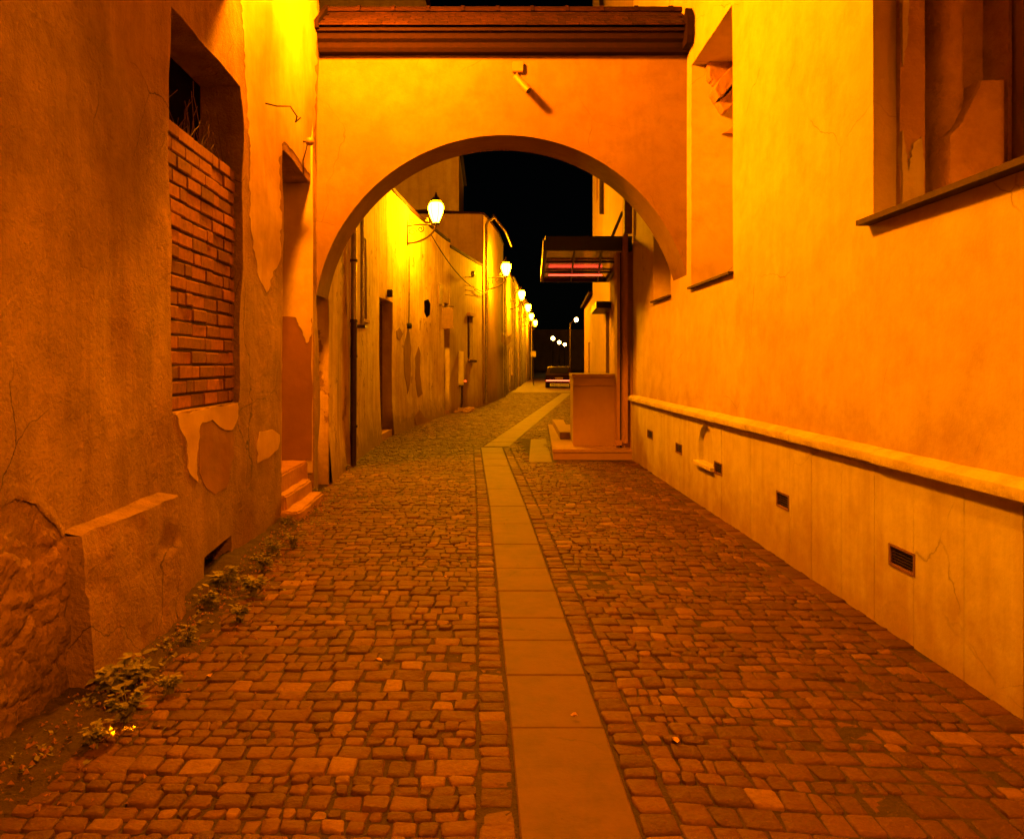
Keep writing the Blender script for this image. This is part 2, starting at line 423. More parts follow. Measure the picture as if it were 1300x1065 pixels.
# soil bank along the left wall
s = MB(); n = 0
ys = steps(2.3, 9.2, .05); ws = [i/14 for i in range(15)]
for y in ys:
    wd = (.42 if y < 4.2 else .46) * (1.15 - .75*min(1, max(0, (y-5)/4.5))) * (1+.25*nz(y, 0, 1, 1.3))
    for w in ws:
        x = XL(y) - .06 + w*(wd+.06)
        z = .05*(1-w)**1.2*(1+.8*nz(x, y, 2, 3)) + .022*nz(x, y, 4, 9) + .010*nz(x, y, 7, 28) + .012 - .045*w**3
        s.v.append((x, y, z))
k = len(ws)
for i in range(len(ys)-1):
    for j in range(k-1): s.f.append((i*k+j, i*k+j+1, (i+1)*k+j+1, (i+1)*k+j))
o = s.build('soil_strip', 'dirt', kind='structure', smooth=True, recalc=False)

# ------------------------------------------------------------------ near left house
def und(y, z):
    a = .045*nz(y, z, 1, .6) + .026*nz(y, z, 5, 1.7) + .006*nz(y, z, 8, 4.5)
    d = math.exp(-((y-4.35)/.12)**2)*.03*max(0, 1-abs(z-1.75)/.7)
    return a - d
house = thing('plastered_house', 'rough rendered old house with bricked up window and peeling plaster, nearest on the left', 'house', (-2.05, 3, 0))
WY0, WY1 = ysolve(XL, 219), ysolve(XL, 306)
DY0, DY1 = ysolve(XL, 357), ysolve(XL, 397.5)
CY0, CY1 = ysolve(XL, 259), ysolve(XL, 299)
holes = [(WY0, WY1, 1.28, 3.92, .34), (DY0, DY1, 0.02, 3.76, .62), (CY0, CY1, 0.0, .20, .5)]
wall_grid('wall', XL, -1, -1.2, 9.72, 0, 9.0, 'house', house, holes, .12, und, bend=(5, 8))
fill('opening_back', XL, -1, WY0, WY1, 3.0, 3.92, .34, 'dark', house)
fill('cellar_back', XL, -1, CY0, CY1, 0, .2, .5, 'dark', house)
s = MB()                                          # brick infill
bw, bh = .275, .102; r = 0; z = 1.285
while z < 3.16:
    y = WY0 - (bw/2 if r % 2 else 0) - rnd.uniform(0, .04)
    while y < WY1:
        w = bw*rnd.uniform(.9, 1.08) if rnd.random() > .15 else bw*.5
        a, c = max(y, WY0+.004), min(y+w, WY1-.004)
        if c - a > .03:
            d = .055 + rnd.gauss(0, .004); t = rnd.gauss(0, .002)
            x = XL((a+c)/2) - d
            s.box(x-.1, x+rnd.gauss(0,.003), a+.006+rnd.uniform(0,.005), c-.006-rnd.uniform(0,.005), z+.009+t, z+bh-.008+t, rnd.uniform(.004,.009))
        y += w
    z += bh; r += 1
bf = s.build('brick_infill', 'brick', house)
s = MB(); leftbox(s, WY0+.002, WY1-.002, 1.282, 3.15, -.073, .17); s.build('mortar', 'mortar', bf)
s = MB(); leftbox(s, WY0, WY1, 1.15, 1.283, .0, .33)
# smooth plaster apron under the window and scattered remnants, each a thin coat standing on the wall
def coat(pts, th, mat, name='plaster_patch', rag=3.0, fn=XL, parent=house, under=und, side=-1):
    out = []
    for k in range(len(pts)):
        a, c = Vector(pts[k]), Vector(pts[(k+1) % len(pts)])
        n = max(1, int((c-a).length/5))
        for i in range(n):
            p = a.lerp(c, i/n)
            if i: p += Vector((nz(p.x, p.y, 1, .21), nz(p.x, p.y, 4, .21)))*rag*.6 + Vector((nz(p.x, p.y, 7, .09), nz(p.x, p.y, 9, .09)))*rag
            out.append(p)
    from mathutils.geometry import tessellate_polygon
    P3 = []
    for p in out:
        Y = ysolve(fn, p.x); P3.append((Y, zat(p.y, Y)))
    # dense interior following the wall: clip a fine grid is avoided, the coat is thick enough to clear the undulation
    m = MB(); i = 0
    tri = tessellate_polygon([[Vector((a, b_, 0)) for a, b_ in P3]])
    # subdivide triangles for conformity
    vs = [(a, b_) for a, b_ in P3]; tris = [tuple(t) for t in tri]
    import bmesh
    bm = bmesh.new(); bv = [bm.verts.new((a, b_, 0)) for a, b_ in vs]
    for t in tris:
        try: bm.faces.new([bv[q] for q in t])
        except ValueError: pass
    for _ in range(5):
        ed = [e for e in bm.edges if e.calc_length() > .12]
        if not ed: break
        bmesh.ops.subdivide_edges(bm, edges=ed, cuts=1)
        bmesh.ops.triangulate(bm, faces=bm.faces)
    bm.verts.index_update(); bm.normal_update()
    vv = [(v.co.x, v.co.y) for v in bm.verts]; n0 = len(vv)
    for a, b_ in vv: m.v.append((fn(a) - side*(under(a, b_)+th), a, b_))
    for a, b_ in vv: m.v.append((fn(a) - side*(under(a, b_)-.02), a, b_))
    for f in bm.faces:
        ids = [v.index for v in f.verts]; m.f.append(tuple(ids)); m.f.append(tuple(q+n0 for q in ids[::-1]))
    for e in bm.edges:
        if len(e.link_faces) == 1:
            a, c = e.verts[0].index, e.verts[1].index; m.f.append((a, c, c+n0, a+n0))
    bm.free()
    o = m.build(name, mat, parent); smooth_by_angle(o, 40); return o
def lbl(o, t): o['label'] = t
a = coat([(222,526),(265,519),(303,512),(304,532),(296,546),(288,546),(276,538),(270,533),(262,536),(256,536),(252,548),(250,590),(252,612),(240,600),(236,560)], .006, 'house_smooth'); lbl(a, 'pale smooth plaster apron under the bricked window')
a = coat([(252,548),(257,538),(263,537),(271,535),(277,541),(288,549),(297,548),(299,556),(296,590),(288,620),(275,628),(262,618),(254,600)], .003, 'house_bare'); lbl(a, 'bare brown patch under the window')
a = coat([(328,548),(345,545),(354,552),(352,570),(340,582),(326,588),(325,565)], .005, 'house_smooth')
a = coat([(311,-60),(401,-60),(400,226),(358,180),(353,200),(354,330),(340,372),(330,352),(318,300),(314,190)], .004, 'house_smooth'); lbl(a, 'smooth plaster around the doorway head, paler to brighten the lantern hot spot')  # smooth plaster coat, its paleness also lifts the lantern's hot spot
# plinth block at the foot
def plinth():
    m = MB(); ya, yb = 3.78, 4.92; ny, nz_ = 30, 20
    gr = {}
    for i in range(ny+1):
        for j in range(nz_+1):
            y = ya + (yb-ya)*i/ny; z = .775*j/nz_
            out = .115 + .05*(1-j/nz_) + .010*nz(y, z, 3, 4) + .008*nz(y, z, 6, 14) - (.05*max(0, nz(y, z, 8, 3)) if z > .5 else 0)
            gr[i, j] = len(m.v); m.v.append((XL(y)+out, y, z + (.02*nz(y, 0, 2, 5) if j == nz_ else 0)))
    for i in range(ny):
        for j in range(nz_): m.f.append((gr[i,j], gr[i+1,j], gr[i+1,j+1], gr[i,j+1]))
    for i in range(ny):
        a, c = m.v[gr[i,nz_]], m.v[gr[i+1,nz_]]; m.quad(a, c, (XL(c[1])-.06, c[1], c[2]+.03), (XL(a[1])-.06, a[1], a[2]+.03))
    for i in (0, ny):
        for j in range(nz_):
            a, c = m.v[gr[i,j]], m.v[gr[i,j+1]]; m.quad(a, c, (XL(c[1])-.06, c[1], c[2]), (XL(a[1])-.06, a[1], a[2]))
    o = m.build('plinth_block', 'house', house, recalc=True); smooth_by_angle(o, 45); lbl(o, 'rendered plinth block with chipped lit top edge')
plinth()
def rubble():
    m = MB(); ya, yb = 1.6, 3.80; ny, nz_ = 150, 80; gr = {}
    for i in range(ny+1):
        for j in range(nz_+1):
            y = ya + (yb-ya)*i/ny
            top = 1.0 + .05*nz(y, 0, 1, 2.6) + .02*nz(y, 0, 4, 11) - .24*max(0, (y-3.40)/.40)**1.3
            z = top*j/nz_
            c = noise.voronoi(Vector((y*4.2, z*5.6, 1.3)))[0]; edge = c[1]-c[0]          # rough field stones and the gaps between them
            st = .032*min(1, edge/.16)**.5
            out = -.012 + .03*(1-z) + st + .03*nz(y, z, 6, 5.5) + .02*abs(nz(y, z, 9, 13)) + .012*nz(y, z, 9, 31) + .006*nz(y, z, 9, 60)
            e = min(1, (nz_-j)/5); out = out*e + (1-e)*-.03
            gr[i, j] = len(m.v); m.v.append((XL(y)+out, y, z))
    for i in range(ny):
        for j in range(nz_): m.f.append((gr[i,j], gr[i+1,j], gr[i+1,j+1], gr[i,j+1]))
    o = m.build('rubble_footing', 'rubble', house, smooth=False, recalc=False); smooth_by_angle(o, 50); lbl(o, 'crumbling rubble masonry where the render has fallen off')
    # broken lip of render standing proud above the rubble
    m = MB(); n = 110
    for k in range(n+1):
        y = ya + (yb-ya)*k/n
        zb = 1.0 + .05*nz(y, 0, 1, 2.6) + .02*nz(y, 0, 4, 11) - .24*max(0, (y-3.40)/.40)**1.3 - .006
        u = und(y, zb)
        for (dx, dz) in ((-.04, .012*nz(y, 3, 3, 21)), (.010+.008*nz(y, 0, 3, 12), .012*nz(y, 3, 3, 21)), (.013, .02+.012*nz(y, 2, 3, 9)), (-.004, .10+.03*nz(y, 1, 1, 5))): m.v.append((XL(y)+u+dx, y, zb+dz))
    for k in range(n):
        for q in range(3): m.f.append((k*4+q, (k+1)*4+q, (k+1)*4+q+1, k*4+q+1))
    o = m.build('render_lip', 'house', house, recalc=False); smooth_by_angle(o, 40)
rubble()
# doorway: jamb patches, door, steps
fill('opening_back', XL, -1, DY0, DY1, 0, 3.76, .62, 'house_smooth', house)
s = MB(); leftbox(s, DY0+.12, DY1-.12, .47, 2.7, -.585, .63); d = s.build('door', 'door', house)
s = MB(); s.tube([(XL(8.6)-.56, 8.45, 1.5), (XL(8.6)-.52, 8.45, 1.5), (XL(8.6)-.52, 8.56, 1.5)], .011); s.build('handle', 'iron', d)
s = MB()                                          # peeled plaster on the far jamb (faces the camera)
def jamb_patch(poly, mat, th, name, label=None):
    m = MB(); y = DY1
    pts = []
    for k in range(len(poly)):
        a, c = Vector(poly[k]), Vector(poly[(k+1) % len(poly)])
        for i in range(6):
            p = a.lerp(c, i/6)
            if 0 < i: p += Vector((nz(p.x, p.y, 3, .3), nz(p.x, p.y, 6, .3)))*2.2
            pts.append(((p.x-PX)/F*y, zat(p.y, y)))
    m.prism(pts, 'y', y-th, y+.02); o = m.build(name, mat, house)
    if label: o['label'] = label
jamb_patch([(340,150),(397,150),(397,600),(340,600)], 'house_smooth', .006, 'jamb_plaster')
jamb_patch([(358,402),(396,404),(396,585),(358,585)], 'house_bare', .012, 'plaster_patch', 'bare rough patch on the doorway jamb')
jamb_patch([(374,402),(396,400),(396,424),(390,436),(384,420)], 'house_smooth', .02, 'plaster_patch')
s = MB()
x0 = XL(8.7)
def rough_block(name, x0, x1, y0, y1, z0, z1, mat, amp=.012, st=.035, parent=None):
    import bmesh
    bm = bmesh.new(); bmesh.ops.create_cube(bm, size=1)
    for v in bm.verts: v.co = Vector(((x0+x1)/2+v.co.x*(x1-x0), (y0+y1)/2+v.co.y*(y1-y0), (z0+z1)/2+v.co.z*(z1-z0)))
    bmesh.ops.bevel(bm, geom=list(bm.edges), offset=.018, segments=2, affect='EDGES')
    for _ in range(4):
        ed = [e for e in bm.edges if e.calc_length() > st*1.6]
        if ed: bmesh.ops.subdivide_edges(bm, edges=ed, cuts=1, use_grid_fill=True)
    bmesh.ops.triangulate(bm, faces=bm.faces)
    for v in bm.verts:
        d = Vector((nz(*v.co, 5), nz(v.co.y, v.co.z, v.co.x, 6), nz(v.co.z, v.co.x, v.co.y, 5)))*amp + Vector((nz(*v.co, 19), nz(v.co.y, v.co.x, v.co.z, 19), nz(v.co.z, v.co.y, v.co.x, 19)))*amp*.4
        v.co += d
    m = MB(); bm.verts.index_update(); m.v = [tuple(v.co) for v in bm.verts]; m.f = [tuple(v.index for v in f.verts) for f in bm.faces]; bm.free()
    o = m.build(name, mat, parent); smooth_by_angle(o, 40); return o
rough_block('upper_step', x0-.60, x0-.06, DY0+.02, DY1-.02, 0, .45, 'stone', .008, parent=house)
rough_block('middle_step', x0-.30, x0+.04, DY0+.04, DY1-.25, -.02, .26, 'stone', .012, parent=house)
o = rough_block('doorstep', x0-.1, x0+.19, DY0-.02, DY1-.32, -.04, .11, 'stone', .022, parent=house); lbl(o, 'worn broken stone step on the cobbles')
# roof eave, above the picture
s = MB(); s.prism([(-2.45,8.95),(-1.75,8.9),(-1.75,9.0),(-5.5,11.7),(-5.5,11.55),(-2.45,9.1)], 'y', -1.3, 9.9); s.build('roof', 'tile', house)
s = MB(); s.box(-5.4, -5.3, -1.2, 9.7, 0, 11.5); s.box(-5.3, -2.6, -1.2, -1.1, 0, 9.1); s.build('back_wall', 'house', house)

# dry twigs in the opening
s = MB()
for k in range(46):
    y = rnd.uniform(WY0+.05, WY1-.1); z = 3.16; x = XL(y) - rnd.uniform(.09, .28); pts = [(x, y, z)]
    dy, dz = rnd.uniform(-.5, .5), rnd.uniform(.4, 1)
    L = rnd.uniform(.12, .55) if k % 3 else .6
    for i in range(1, 6):
        y += dy*L/5; z += dz*L/5; x += rnd.uniform(-.02, .02); dy += rnd.uniform(-.35, .35)
        if not (WY0+.01 < y < WY1-.01) or z > 3.88: break
        pts.append((min(x, XL(y)-.05), y, z))
    if len(pts) > 1: s.tube(pts, .0028, 4)
tag(s.build('dry_twigs', 'twig'), 'tangle of dry twigs on top of the brick infill in the dark window opening', 'twigs')
# twisted iron hook and the white fitting
ya, za = lyz(338, 131); yb, zb = lyz(363, 149)
s = MB(); s.tube([(XL(ya)-.03, ya, za), (XL(ya)+.09, ya+.03, za-.02), (XL(ya)+.13, (ya+yb)/2, (za+zb)/2+.04), (XL(yb)+.12, yb-.02, zb), (XL(yb)+.10, yb, zb-.05), (XL(yb)+.14, yb+.05, zb+.01)], .008, 6)
tag(s.build('iron_hook', 'iron', smooth=True), 'bent rusty iron hook sticking out of the left wall above the doorway', 'hook')
y, z = lyz(382, 181)
y = 8.85; z = zat(180, y)
t = thing('wall_buzzer', 'small white round fitting with a hanging wire over the left doorway', 'wall fitting', (XL(y), y, z-.1))
s = MB(); s.lathe([(.012,-.045),(.042,-.03),(.05,0),(.042,.03),(.012,.05)], (XL(y)+.09, y, z), 12); s.build('cap', 'white', t, smooth=True)
s = MB(); s.tube([(XL(y)-.05, y, z), (XL(y)+.07, y, z)], .012, 6); s.tube([(XL(y)+.06, y, z-.03), (XL(y)+.045, y, z-.1), (XL(y)+.012, y, z-.22), (XL(y)+.012, y+.02, z-.36)], .007, 6); s.build('wire', 'iron', t, smooth=True)

# ------------------------------------------------------------------ church on the right
church = thing('ochre_church', 'tall ochre painted church wall with deep gothic window and stone plinth, on the right', 'church', (2.45, 5, 0))
SILL = 2.53
n2a, n2b = ysolve(XR, 930), ysolve(XR, 878)
n3a, n3b = ysolve(XR, 852), ysolve(XR, 830)
W1Y = 5.0
def undr(y, z): return .012*nz(y, z, 11, .5) + .004*nz(y, z, 5, 1.6)
holes = [(2.75, W1Y, SILL, 7.4, .14), (n2a, n2b, SILL, 5.2, .62), (n3a, n3b, SILL, 5.2, .60)]
wall_grid('wall', XR, 1, -1.2, 13.3, 1.0, 13, 'ochre', church, holes, .25, undr)
fill('niche_back', XR, 1, n2a, n2b, SILL, 5.2, .62, 'ochre', church)
fill('niche_back', XR, 1, n3a, n3b, SILL, 5.2, .60, 'ochre', church)
# gothic window: splayed stone jamb mouldings
def jamb(prof, z0, z1, nm, mat, jit=.008, mirror=None, nzz=40):
    m = MB(); k = len(prof)
    zs = [z0 + (z1-z0)*i/nzz for i in range(nzz+1)]
    for z in zs:
        for (x, y) in prof:
            j = jit*(nz(x*3, z, 5, 2.2)+.6*nz(x*3, z, 9, 7))
            yy = y + j; yy = mirror - yy if mirror else yy
            m.v.append((x + j*.3, yy, z))
    for i in range(nzz):
        for j in range(k-1): m.f.append((i*k+j, i*k+j+1, (i+1)*k+j+1, (i+1)*k+j))
    o = m.build(nm, mat, win, recalc=False); smooth_by_angle(o, 50); return o
win = bpy.data.objects.new('gothic_window', None); col.objects.link(win); win.parent = church; win.location = (0, 0, 0)
MIR = 2.75 + W1Y
for mir in (None, MIR):
    jamb([(2.588,5.0),(2.588,4.955),(2.735,4.935),(2.742,5.06),(2.80,5.06),(2.805,4.97),(2.825,4.915),(2.86,4.885),(2.90,4.878),(2.94,4.89),(2.97,4.92),(2.985,4.97),(3.0,5.04),(3.17,5.05),(3.18,4.97),(3.195,4.91),(3.22,4.88),(3.25,4.89),(3.27,5.1)], SILL+.004, 7.4, 'jamb_moulding', 'gothic', .016, mir)
# sloping base block of the moulding
for mir in (None, MIR):
    m = MB()
    ys_ = lambda y: (MIR - y) if mir else y
    P = [(2.80,SILL+.006),(3.15,SILL+.006),(3.15,3.34),(3.01,3.34),(2.87,3.06),(2.80,2.99)]
    cx_, cz_ = 2.97, 2.95; rings = []
    for (yy, k) in ((5.0, 1), (4.84, 1), (4.805, .975), (4.795, .93)):
        rings.append(len(m.v)); 
        for a in range(6):
            for i in range(6):
                q = Vector(P[a]).lerp(Vector(P[(a+1) % 6]), i/6); w_ = .006*nz(q.x*9, q.y*9, yy, 1)
                m.v.append((cx_+(q.x-cx_)*k+w_, ys_(yy+w_), cz_+(q.y-cz_)*k+w_))
    for a, c in zip(rings, rings[1:]):
        for i in range(36): m.f.append((a+i, a+(i+1) % 36, c+(i+1) % 36, c+i))
    m.f.append(tuple(range(rings[-1], rings[-1]+36))); o = m.build('base_block', 'gothic', win); smooth_by_angle(o, 50)
    rag = lambda P, a=.012: [((Vector(P[k]).lerp(Vector(P[(k+1) % len(P)]), i/7) + (Vector((nz(k, i*.7, 3, 1.7), nz(k, i*.7, 8, 1.7)))*a if i else Vector((0, 0)))).to_tuple()) for k in range(len(P)) for i in range(7)]
    m = MB(); m.prism(rag([(2.592,SILL+.006),(2.73,SILL+.006),(2.73,2.86),(2.71,3.02),(2.66,2.98),(2.63,2.80),(2.60,3.03),(2.592,3.06)]), 'y', ys_(4.928), ys_(4.98))
    m.prism(rag([(2.592,3.46),(2.62,3.62),(2.66,4.1),(2.68,7.3),(2.592,7.3)], .02), 'y', ys_(4.926), ys_(4.98))
    m.build('plaster_remnant', 'ledge', win)
s = MB(); s.box(3.27, 3.33, 2.75-.3, W1Y+.3, SILL, 7.5); s.build('infill_panel', 'house_smooth', win)
s = MB(); s.box(2.46, 3.3, 2.8, 4.95, SILL-.05, SILL-.001); s.build('sill_bed', 'stone', win)
s = MB(); s.box(2.59, 3.3, 2.7, 5.06, 7.38, 7.5); s.build('lintel', 'stone', win)
s = MB(); s.prism([(2.36,SILL-.045),(2.36,SILL-.012),(2.60,SILL+.012),(2.60,SILL-.045)], 'y', 2.68, W1Y+.06); s.build('sill', 'slate', win)
for (a, b_, d) in ((n2a, n2b, .62), (n3a, n3b, .60)):
    s = MB(); s.prism([(2.40,SILL-.03),(2.40,SILL-.005),(2.45+d,SILL+.02),(2.45+d,SILL-.03)], 'y', a-.02, b_+.02); s.build('sill', 'slate', church)
# stone tracery fragment left in the niche head
def jamb_relief(polys, Yj):
    m = MB()
    for poly, th, tp in polys:
        pts = []
        for k in range(len(poly)):
            a, c = Vector(poly[k]), Vector(poly[(k+1) % len(poly)])
            for i in range(4):
                p = a.lerp(c, i/4) + Vector((nz(poly[k][0]+i*3.1, k, 3, .7), nz(poly[k][1]+i*2.3, k, 6, .7)))*1.6
                pts.append(((p.x-PX)/F*Yj, zat(p.y, Yj)))
        cx_ = sum(p[0] for p in pts)/len(pts); cz_ = sum(p[1] for p in pts)/len(pts); n = len(pts); i0 = len(m.v)
        for (y, k) in ((Yj+.02, 1), (Yj-th*.6, 1), (Yj-th, tp)):
            for p in pts: m.v.append((cx_+(p[0]-cx_)*k, y + .012*nz(p[0]*9, p[1]*9, th, 1), cz_+(p[1]-cz_)*k))
        for l in (0, n):
            for q in range(n): m.f.append((i0+l+q, i0+l+(q+1) % n, i0+l+n+(q+1) % n, i0+l+n+q))
        m.f.append(tuple(range(i0+2*n, i0+3*n)))
    return m.build('tracery_fragment', 'stone', church)
jamb_relief([([(896,82),(912,58),(934,40),(940,60),(934,88),(918,100),(905,112),(897,104)], .10, .9), ([(900,122),(906,110),(926,88),(936,84),(936,100),(914,127),(905,134)], .20, .88),
             ([(906,134),(916,126),(934,108),(936,122),(922,143),(914,147)], .13, .85), ([(916,172),(934,158),(936,172)], .06, .8)], n2b)
# plinth of stone slabs with vents and blind niche
jx = [1224,1160,1110,1068,1030,1002,977,953,934,916,900,886,874,863,853,844,836,828]
jy = [ysolve(lambda Y: 2.41, p) for p in jx]
jy = [1.2, 1.65, 2.1, 2.55, 3.05, 3.55] + jy + [13.28]
vents = []
for (pa, pb, pt, pbm) in ((829,822,545,558),(866,858,562,577),(917,907,586,603),(1002,986,623,648),(1162,1129,690,730)):
    ya, yb = 2.41/((pa-PX)/F), 2.41/((pb-PX)/F); ym = (ya+yb)/2; vents.append((ya, yb, zat((pt+pbm)/2, ym)-.065, zat((pt+pbm)/2, ym)+.065))
ny0, ny1, nzs, nzt = 2.41/.285, 2.41/.267, .50, .92
s = MB()
pl = MB()
for a, c in zip(jy, jy[1:]):
    g = .0025
    zl = [0, .97]
    segs = [(a+g, c-g, -.02, .965)]
    cut = [v for v in vents if v[1] > a and v[0] < c]
    nh = (ny0-.03, ny1+.03, nzs, .965) if (ny1+.03 > a and ny0-.03 < c) else None
    for h in cut + ([nh] if nh else []):
        out = []
        for (y0, y1, z0, z1) in segs:
            h0, h1, k0, k1 = max(h[0], y0), min(h[1], y1), max(h[2], z0), min(h[3], z1)
            if h0 >= h1 or k0 >= k1: out.append((y0, y1, z0, z1)); continue
            if h0 > y0: out.append((y0, h0, z0, z1))
            if h1 < y1: out.append((h1, y1, z0, z1))
            if k0 > z0: out.append((h0, h1, z0, k0))
            if k1 < z1: out.append((h0, h1, k1, z1))
        segs = out
    dx = rnd.uniform(-.0015, .0015)
    for (y0, y1, z0, z1) in segs:
        if y1-y0 > .003: pl.box(2.41+dx, 2.47, y0, y1, z0, z1)
pl.build('plinth_slabs', 'slab', church)
s = MB(); s.box(2.475, 2.56, 1.2, 13.28, 0, 1.0); s.build('plinth_backing', 'mortar', church)
def arch_outline(c, hw, spring, top, n=16):
    return [(c - hw*math.cos(math.pi*i/n), spring + (top-spring)*math.sin(math.pi*i/n)) for i in range(n+1)]
yc, hw = (ny0+ny1)/2, (ny1-ny0)/2-.01
ol = arch_outline(yc, hw, nzt-.2, nzt)
m = MB()
pts = [(yc-hw, nzs)] + ol + [(yc+hw, nzs)]
for (y0, z0), (y1, z1) in zip(ol, ol[1:]): m.prism([(y0, z0), (y1, z1), (y1, .964), (y0, .964)], 'x', 2.411, 2.47)
m.box(2.411, 2.47, ny0-.03, yc-hw, nzs, .964); m.box(2.411, 2.47, yc+hw, ny1+.03, nzs, .964)
m.build('blind_niche', 'slab', church)
s = MB(); s.box(2.462, 2.474, ny0-.03, ny1+.03, nzs, .966); s.build('niche_back', 'slab', church)
s = MB(); s.box(2.36, 2.42, ny0-.07, ny1+.06, nzs-.05, nzs-.003, .006); s.build('niche_sill', 'ledge', church)
for (a, c, z0, z1) in vents:
    m = MB()
    for q in ((a, c, z0, z0+.014), (a, c, z1-.014, z1), (a, a+.016, z0+.014, z1-.014), (c-.016, c, z0+.014, z1-.014)): m.box(2.404, 2.44, *q)
    v = m.build('vent', 'sign', church)
    m = MB()
    for k in range(5):
        z = z0+.026+k*(z1-z0-.04)/5; m.prism([(2.424, z), (2.412, z+.004), (2.412, z+.008), (2.424, z+.012)], 'y', a+.017, c-.017)
    m.build('louvre', 'iron', v)
    m = MB(); m.box(2.44, 2.446, a, c, z0, z1); m.build('backing', 'dark', v)
# moulded ledge, in lengths, slightly chipped
m = MB(); y = 1.2
while y < 13.2:
    l = min(rnd.uniform(1.0, 1.5), 13.28-y); j = rnd.uniform(-.003, .003)
    prof = [(2.46,.964),(2.405,.966),(2.385,.982),(2.352,.992),(2.346,1.03),(2.352,1.048),(2.375,1.056),(2.40,1.075),(2.46,1.082)]
    n = 14; k = len(prof); i0 = len(m.v)
    for i in range(n+1):
        yy = y+.002+(l-.004)*i/n
        for (px_, pz) in prof:
            ch = .010*max(0, nz(yy, px_, 2, 6)-.15)+.002*nz(yy, pz, 1, 20)
            m.v.append((px_ + j + (ch if px_ < 2.4 else 0), yy, pz + j - (ch*.6 if pz > 1 else 0)))
    for i in range(n):
        for q in range(k-1): m.f.append((i0+i*k+q, i0+i*k+q+1, i0+(i+1)*k+q+1, i0+(i+1)*k+q))
    m.f.append(tuple(i0+q for q in range(k))); m.f.append(tuple(i0+n*k+q for q in range(k))[::-1])
    y += l
o = m.build('moulded_ledge', 'ledge', church); smooth_by_angle(o, 30)
s = MB(); s.box(5.5, 5.6, -1.2, 13.2, 0, 13); s.box(2.6, 5.5, -1.25, -1.15, 0, 13); s.build('back_wall', 'ochre', church)
s = MB(); s.prism([(2.1,12.95),(2.1,13.1),(5.6,16),(5.6,15.8)], 'y', -1.3, 13.3); s.build('roof', 'tile', church)
s = MB(); s.lathe([(.018,-.01),(.022,.0),(.014,.006),(.004,.008)], (0,0,0), 10)
s.v = [(2.452-z, 2.45/.457+x, zat(436, 2.45/.457)+y) for x, y, z in s.v]; s.build('anchor_plug', 'sign', church)

# ------------------------------------------------------------------ street arch
arch = thing('street_archway', 'ochre wall with a round archway spanning the lane under a small tiled roof', 'archway', (.2, 10, 0))
AY0, AY1, AC, AR, AZ = 9.72, 10.42, .19, 2.34, 2.08
xa, xb = -2.16, 2.47
m = MB(); n = 64
lx0, lx1 = -2.12, 2.452
xs = [lx0 + (lx1-lx0)*i/n for i in range(n+1)]
# finer near the feet: sample by angle
a0 = math.acos((lx1-AC)/AR); a1 = math.acos((lx0-AC)/AR)
xs = [AC + AR*math.cos(a1 + (a0-a1)*i/n) for i in range(n+1)]
TOP = 5.52
au = lambda x, z: .010*nz(x, z, 14, .7) + .003*nz(x, z, 4, 2.5)
for i in range(n):
    p, q = xs[i], xs[i+1]
    zp = AZ + math.sqrt(AR**2-(p-AC)**2); zq = AZ + math.sqrt(AR**2-(q-AC)**2)
    k = 14
    for j in range(k):
        A = (p, zp+(TOP-zp)*j/k); B = (q, zq+(TOP-zq)*j/k); C_ = (q, zq+(TOP-zq)*(j+1)/k); D = (p, zp+(TOP-zp)*(j+1)/k)
        m.quad(*[(u[0], AY0-au(*u), u[1]) for u in (A, B, C_, D)])
        m.quad(*[(u[0], AY1, u[1]) for u in (B, A, D, C_)])
    m.quad((p, AY0-au(p, zp), zp), (p, AY1, zp), (q, AY1, zq), (q, AY0-au(q, zq), zq))
import bmesh
o = m.build('wall', 'arch', arch, recalc=False)
bm = bmesh.new(); bm.from_mesh(o.data); bmesh.ops.remove_doubles(bm, verts=bm.verts, dist=1e-5); bmesh.ops.recalc_face_normals(bm, faces=bm.faces); bm.to_mesh(o.data); bm.free()
smooth_by_angle(o, 35)
s = MB()
ex0, ex1 = -2.07, 2.47
s.prism([(9.72,5.40),(9.60,5.40),(9.57,5.44),(9.57,5.50),(9.52,5.53),(9.50,5.62),(9.72,5.62)], 'x', ex0, ex1)
o = s.build('eaves_cornice', 'dark_wood', arch); 
s = MB(); s.prism([(9.46,5.6),(9.46,5.635),(10.07,6.06),(10.68,5.635),(10.68,5.6)], 'x', ex0+.01, ex1-.01); s.build('roof_boarding', 'dark_wood', arch)
s = MB()
for side in (0, 1):
    for r in range(5):
        for k in range(29):
            w = .158; x = ex0 + k*w + (w/2 if r % 2 else 0)
            if x + w > ex1: continue
            y0 = 9.42 + r*.125; z0 = 5.635 + r*.0868
            dj = rnd.uniform(-.004, .004)
            p = [(y0+dj, z0+.018), (y0+dj, z0+.036), (y0+.17, z0+.036+.11), (y0+.17, z0+.018+.11)]
            if side: p = [(20.14-a, b_) for a, b_ in p]
            s.prism(p, 'x', x+.003, x+w-.003)
s.build('roof_tiles', 'tile', arch)
s = MB(); x = ex0
while x < ex1-.1:
    L = .44; c = min(x+L, ex1); n8 = []
    pr = [(10.07+.13*math.cos(t), 6.05+.10*math.sin(t)) for t in [math.pi*i/8 for i in range(9)]]
    s.prism(pr, 'x', x+.004, c+.02 if c < ex1 else c); x += L
    pr = [(10.07+.142*math.cos(t), 6.05+.112*math.sin(t)) for t in [math.pi*i/8 for i in range(9)]]
    if c < ex1: s.prism(pr, 'x', c-.035, c+.008)
s.build('ridge_tiles', 'tile', arch)
s = MB(); s.prism([(9.38,5.42),(9.34,5.50),(9.34,5.72),(9.44,5.86),(9.56,5.72),(9.70,5.72),(9.70,5.42)], 'x', 2.36, 2.44); s.build('flashing', 'dark_wood', arch)
